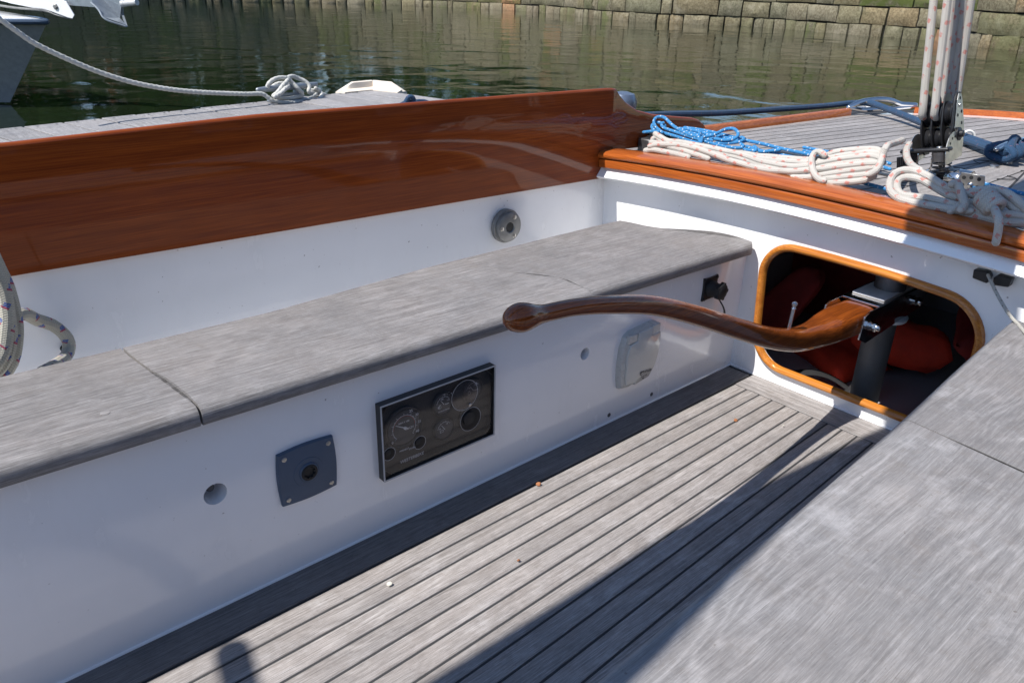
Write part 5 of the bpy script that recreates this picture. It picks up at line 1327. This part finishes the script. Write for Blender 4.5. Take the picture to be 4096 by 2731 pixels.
# ================================================================== QUAY WALL of granite blocks
WL = [(-45, 52), (-20, 51.5), (0, 50.8), (12, 50), (20, 48.6)]
for p in [(1300, 15), (1750, 28), (2150, 50), (2500, 84), (3010, 108), (3444, 143), (3700, 161), (4006, 198)]:
    q = at(p, 2, ZW); WL.append((q.x, q.y))
q = WL[-1]; WL += [(q[0] - 1.2, q[1] - 4), (q[0] - 3, q[1] - 14)]
WP = smooth_path([(x, y, 0) for x, y in WL], .5)
cum = [0]
for a, b in zip(WP, WP[1:]): cum.append(cum[-1] + (b - a).length)
TOT = cum[-1]
def wpos(s):
    s = max(0, min(TOT - .001, s)); lo = 0; hi = len(cum) - 1
    while hi - lo > 1:
        mid = (lo + hi) // 2
        if cum[mid] <= s: lo = mid
        else: hi = mid
    t = (s - cum[lo]) / (cum[hi] - cum[lo]); p = WP[lo].lerp(WP[hi], t); d = (WP[hi] - WP[lo]).normalized()
    return p, d
m = NT('granite_blocks')
att = m.n('ShaderNodeAttribute', attribute_name='tone'); att2 = m.n('ShaderNodeAttribute', attribute_name='moss')
g1 = m.noise(m.coord(), 1.6, 6, .7); g2 = m.noise(m.coord(), 14, 6, .8); g3 = m.noise(m.coord(), .5, 3)
c = m.ramp(att.outputs['Fac'], [(0.0, (.17, .145, .095)), (.25, (.24, .20, .115)), (.5, (.20, .19, .125)), (.75, (.28, .245, .17)), (.955, (.27, .24, .14)), (1.0, (.46, .26, .14))])
c = m.mix(m.val(g2, .40, .60, 0, .9), c, m.mix(1.0, c, (.36, .33, .29), 'MULTIPLY'))
c = m.mix(m.val(g1, .5, .68, 0, .55), c, (.38, .34, .25))
mo = m.math('MULTIPLY', att2.outputs['Fac'], m.val(g1, .40, .55, 0, 1.6))
c = m.mix(mo, c, (.085, .11, .02))
geo = m.n('ShaderNodeNewGeometry'); sz_ = m.n('ShaderNodeSeparateXYZ'); m.l(geo.outputs['Position'], sz_.inputs[0])
wet = m.val(sz_.outputs[2], ZW + .1, ZW + .5, .55, 0)
c = m.mix(wet, c, m.mix(1.0, c, (.85, .80, .80), 'MULTIPLY'))
m.set(Base_Color=c, Roughness=.85, Normal=m.bump(m.math('ADD', g2, m.math('MULTIPLY', g1, .6)), .9, .05))
GRAN = m.m
wall = B(); tl = tone_layer(wall); ml = wall.verts.layers.float.new('moss'); rnd = random.Random(21)
z = ZW - .35; course = 0
H_TOP = 3.1
while z < H_TOP:
    ch = [.70, .58, .60, .52, .56, .50, .55, .5, .5][course % 9]
    s = rnd.uniform(0, .6)
    while s < TOT - .5:
        lw = rnd.uniform(.8, 2.2) if course > 0 else rnd.uniform(.5, 1.15)
        if rnd.random() < .2: lw *= .6
        tn = rnd.random(); ms = rnd.random() ** 3 * (1.0 if course in (2, 3, 4) else .5)
        g = rnd.uniform(.016, .040); zb = z + rnd.uniform(-.015, .02) + .02; zt_ = z + ch - rnd.uniform(.008, .03) + rnd.uniform(-.02, .02)
        protr = rnd.uniform(-.02, .06); NX, NZ = 6, 4; rows = []
        sh_ = rnd.uniform(-.03, .03)
        for i in range(NX + 1):
            row = []
            for j in range(NZ + 1):
                u = i / NX; w = j / NZ; ss = s + g + (lw - 2 * g) * u + sh_ * (w - .5); p, d = wpos(ss); nrm = Vector((d.y, -d.x, 0))
                if nrm.dot(Vector((5, 5, 0)) - p) < 0: nrm = -nrm
                e = min(1, min(u, 1 - u) * 6, 1) ; e2 = min(1, min(w, 1 - w) * 5)
                bulge = (.06 * min(e, e2) ** .5 if min(e, e2) > 0 else 0) + protr
                zz = lerp(zb, zt_, w); 
                q = p + nrm * (bulge + .05 * noise.noise(Vector((ss * 2.3, zz * 3 + course, 0))))
                zz += .025 * noise.noise(Vector((ss * 1.2, course * 3.1, w * .5)))
                row.append(Vector((q.x, q.y, zz)))
            rows.append(row)
        # skirt back into the wall
        R = grid(wall, rows)
        per = [R[i][0] for i in range(NX + 1)] + [R[NX][j] for j in range(1, NZ + 1)] + [R[i][NZ] for i in range(NX - 1, -1, -1)] + [R[0][j] for j in range(NZ - 1, 0, -1)]
        p, d = wpos(s + lw / 2); nrm = Vector((d.y, -d.x, 0))
        if nrm.dot(Vector((5, 5, 0)) - p) < 0: nrm = -nrm
        bk = [wall.verts.new(v_.co - nrm * .22) for v_ in per]
        for i in range(len(per)): wall.faces.new((per[i], per[(i + 1) % len(per)], bk[(i + 1) % len(bk)], bk[i]))
        for vv in per + bk: vv[tl] = tn; vv[ml] = ms
        for r_ in R:
            for vv in r_: vv[tl] = tn; vv[ml] = ms
        s += lw
    z += ch; course += 1
ztop = z
qw = empty('quay_wall', (20, 20, 0), 'quay wall of rough mossy granite blocks across the water', 'stone wall')
put('stonework', wall, GRAN, qw, ang=30)
bm = B(); rows = []
for k in range(0, len(WP), 2):
    p = WP[k]; d = (WP[min(k + 1, len(WP) - 1)] - WP[max(k - 1, 0)]).normalized(); nrm = Vector((d.y, -d.x, 0))
    if nrm.dot(Vector((5, 5, 0)) - p) < 0: nrm = -nrm
    a = p - nrm * .07; b = p - nrm * .9
    rows.append([Vector((a.x, a.y, ZW - 1)), Vector((a.x, a.y, ztop - .02)), Vector((b.x, b.y, ztop - .02))])
grid(bm, rows); put('joint_backing', bm, simple('dark_wall_joint', (.018, .016, .013), .95, bscale=8), qw)
# land behind
m = NT('grass_ground'); g = m.noise(m.coord(), .6, 5); 
m.set(Base_Color=m.ramp(g, [(.3, (.035, .06, .015)), (.7, (.09, .13, .03))]), Roughness=.9)
bm = B(); rows = []
for k in range(0, len(WP), 3):
    p = WP[k]; d = (WP[min(k + 1, len(WP) - 1)] - WP[max(k - 1, 0)]).normalized(); nrm = Vector((d.y, -d.x, 0))
    if nrm.dot(Vector((5, 5, 0)) - p) < 0: nrm = -nrm
    rows.append([Vector((*(p - nrm * .9).xy, ztop - .03)), Vector((*(p - nrm * 6).xy, ztop + .2)), Vector((*(p - nrm * 30).xy, ztop + 1.5)), Vector((*(p - nrm * 150).xy, ztop + 3))])
grid(bm, rows); put('ground', bm, m.m, None, kind='structure')
# ================================================================== TREES behind the wall (seen mirrored in the water)
m = NT('tree_leaves'); g = m.noise(m.coord(), 1.2, 4); g2 = m.noise(m.coord(), 14, 2)
m.set(Base_Color=m.mix(m.val(g2, .3, .7), m.ramp(g, [(.35, (.02, .055, .008)), (.7, (.07, .14, .018))]), (.06, .12, .015)), Roughness=.6, Subsurface_Weight=0.0)
LEAF = m.m; BARK = simple('bark', (.09, .07, .05), .9, bscale=6, bstr=.6)
def tree_mesh(seed, h, w):
    rnd = random.Random(seed); cr = B(); tk = B()
    tube(tk, [(0, 0, -.5), (.1, 0, h * .25), (-.1, .15, h * .5), (0, 0, h * .8)], lambda s: .32 * (1 - s * .8), 8, step=.5)
    cl_ = []
    for k in range(22):
        a = rnd.uniform(0, 6.283); zc = (.08 + .84 * (k / 21)) * h; rr = w * math.sin(min(1, max(.25, zc / h - .02)) * 3.0) * rnd.uniform(.3, .85) + .3
        c = Vector((math.cos(a) * rr, math.sin(a) * rr, zc)); cl_.append((c, w * rnd.uniform(.3, .5)))
        tube(tk, [(0, 0, zc * .62), (c * .5).to_tuple()[:2] + (zc * .85,), c], lambda s: .09 * (1 - s * .8), 5, step=.8)
    for c, r in cl_:
        for _ in range(260):
            d = Vector((rnd.gauss(0, 1), rnd.gauss(0, 1), rnd.gauss(0, 1))).normalized() * r * rnd.uniform(.55, 1.05) ** .5
            d.z *= .8; p = c + d; n_ = Vector((rnd.gauss(0, 1), rnd.gauss(0, 1), rnd.gauss(0, 1))).normalized(); u, w_ = frame_of(n_); s = rnd.uniform(.2, .42)
            cr.faces.new([cr.verts.new(p + u * s), cr.verts.new(p + w_ * s * .6), cr.verts.new(p - u * s), cr.verts.new(p - w_ * s * .6)])
    return cr, tk
KINDS = []
for sd, h, w in ((1, 13, 4.2), (2, 16, 4.8), (3, 11, 3.8)):
    cr, tk = tree_mesh(sd, h, w); KINDS.append((cr, tk))
protos = []
spots = [(5.5, 60, 1, .85), (10, 58, 0, 1.0), (15, 59, 1, 1.0), (20, 57, 2, 1.15), (25, 56, 0, 1.05), (30, 54, 1, .95), (34, 50, 0, 1.0), (38, 45, 2, 1.2), (40, 39, 1, .9), (-9, 58, 2, .8), (39, 31, 0, .8), (-14, 62, 0, 1.0)]
words = ['tall bushy green tree', 'dense dark green tree', 'low spreading green tree']
used = {}
for i, (x, y, k, sc) in enumerate(spots):
    if k not in used:
        t = empty('tree', (0, 0, 0)); c_ = put('crown', KINDS[k][0], LEAF, t, smooth=False); k_ = put('trunk', KINDS[k][1], BARK, t); used[k] = t; kids = [c_, k_]
    else:
        src = used[k]; t = src.copy(); COL.objects.link(t)
        for ch in src.children:
            n_ = ch.copy(); COL.objects.link(n_); n_.parent = t
    t.location = (x, y, ztop - .1); t.scale = (sc, sc, sc); t.rotation_euler = (0, 0, i * 1.7)
    tagit(t, '%s behind the stone quay wall, %s' % (words[k], ['third of twelve from left', 'fourth of twelve from left', 'fifth of twelve from left', 'sixth of twelve from left', 'seventh of twelve from left', 'eighth of twelve from left', 'ninth of twelve from left', 'tenth of twelve from left', 'eleventh of twelve from left', 'second of twelve from left', 'last at the right', 'first at the left'][i]), 'tree', 'trees behind the quay wall')
# brick house at the left, seen mirrored
BRK = simple('red_brick', (.30, .085, .045), .85, var=.2, bscale=5); WFR = simple('white_window_paint', (.75, .75, .75), .5); GLS = simple('window_glass_far', (.10, .13, .16), .08, 0, .8)
hb = at((300, 150), 2, ZW)
dirh = ray((300, 200)); dirh.z = 0; dirh.normalize(); hc_ = Vector((0, 0, 0)) + dirh * 72; dirh = Vector((.75, .66, 0)); px_ = Vector((dirh.y, -dirh.x, 0)) * 1.3
house = empty('brick_house', (hc_.x, hc_.y, ztop), 'red brick house with white windows, mirrored in the water at the left', 'house')
def hx_(a, d, z): return hc_ + px_ * a + dirh * d + Vector((0, 0, ztop + z))
def hbox(bm, a0, a1, d0_, d1_, z0_, z1_):
    vs = [bm.verts.new(hx_(a, d, z)) for a in (a0, a1) for d in (d0_, d1_) for z in (z0_, z1_)]
    for f in ((0, 1, 3, 2), (4, 6, 7, 5), (0, 4, 5, 1), (2, 3, 7, 6), (0, 2, 6, 4), (1, 5, 7, 3)): bm.faces.new([vs[i] for i in f])
bm = B(); hbox(bm, -3.8, 3.6, 0, 7, -.5, 5.0); put('wall', bm, BRK, house, smooth=False)
bm = B(); prism(bm, [hx_(-4.1, -.3, 5.0), hx_(3.9, -.3, 5.0), hx_(3.9, 3.5, 6.2), hx_(-4.1, 3.5, 6.2)], (0, 0, .15)); prism(bm, [hx_(-4.1, 7.3, 5.0), hx_(3.9, 7.3, 5.0), hx_(3.9, 3.5, 6.2), hx_(-4.1, 3.5, 6.2)], (0, 0, .15)); put('roof', bm, simple('slate', (.10, .10, .11), .7), house, smooth=False)
for r_ in range(2):
    for k in range(5):
        a = -3.1 + k * 1.45; z0_ = .7 + r_ * 2.2; b = B(); hbox(b, a - .48, a + .48, -.06, .05, z0_, z0_ + 1.5); wn = put('window', b, WFR, house, smooth=False)
        b = B()
        for ii in (-.23, .23):
            for jj in (.38, 1.10): hbox(b, a + ii - .18, a + ii + .18, -.08, -.06, z0_ + jj - .30, z0_ + jj + .30)
        put('pane', b, GLS, wn, smooth=False)
hl = empty('white_tower', tuple(hx_(.5, -8, 0)), 'slim white tower mirrored as a white streak in the water', 'tower')
bm = B(); c_ = hx_(.6, -8, 0); cyl(bm, c_, c_ + Vector((0, 0, 4.6)), .55, .42, 20); put('tower_wall', bm, WFR, hl); bm = B(); cyl(bm, c_ + Vector((0, 0, 4.6)), c_ + Vector((0, 0, 5.3)), .5, .12, 16); put('cap', bm, simple('tower_cap', (.3, .05, .04), .5), hl)

# unseen shed added behind the camera to darken what varnish and white paint mirror
shed = empty('reflection_shed', (2, -16, 0), 'unseen dark timber shed added behind the camera to darken reflections in the varnish', 'shed')
TIM = simple('dark_tarred_boards', (.06, .045, .035), .85, bscale=3, bstr=.5)
bm = B(); box(bm, -22, 26, -22, -16, ZW - 1, 5.5); put('wall', bm, TIM, shed, smooth=False)
bm = B(); prism(bm, [Vector((-22.6, -15.4, 5.5)), Vector((-22.6, -22.6, 5.5)), Vector((-22.6, -19, 8.5))], (49.2, 0, 0)); put('roof', bm, simple('shed_roof', (.07, .07, .075), .8), shed, smooth=False)
for k in range(9):
    b = B(); x = -19 + k * 5.2; box(b, x, x + 1.4, -16, -15.93, 1.6, 3.2); wn = put('window', b, WFR, shed, smooth=False)
    b = B(); box(b, x + .12, x + 1.28, -15.93, -15.91, 1.72, 3.08); put('pane', b, GLS, wn, smooth=False)
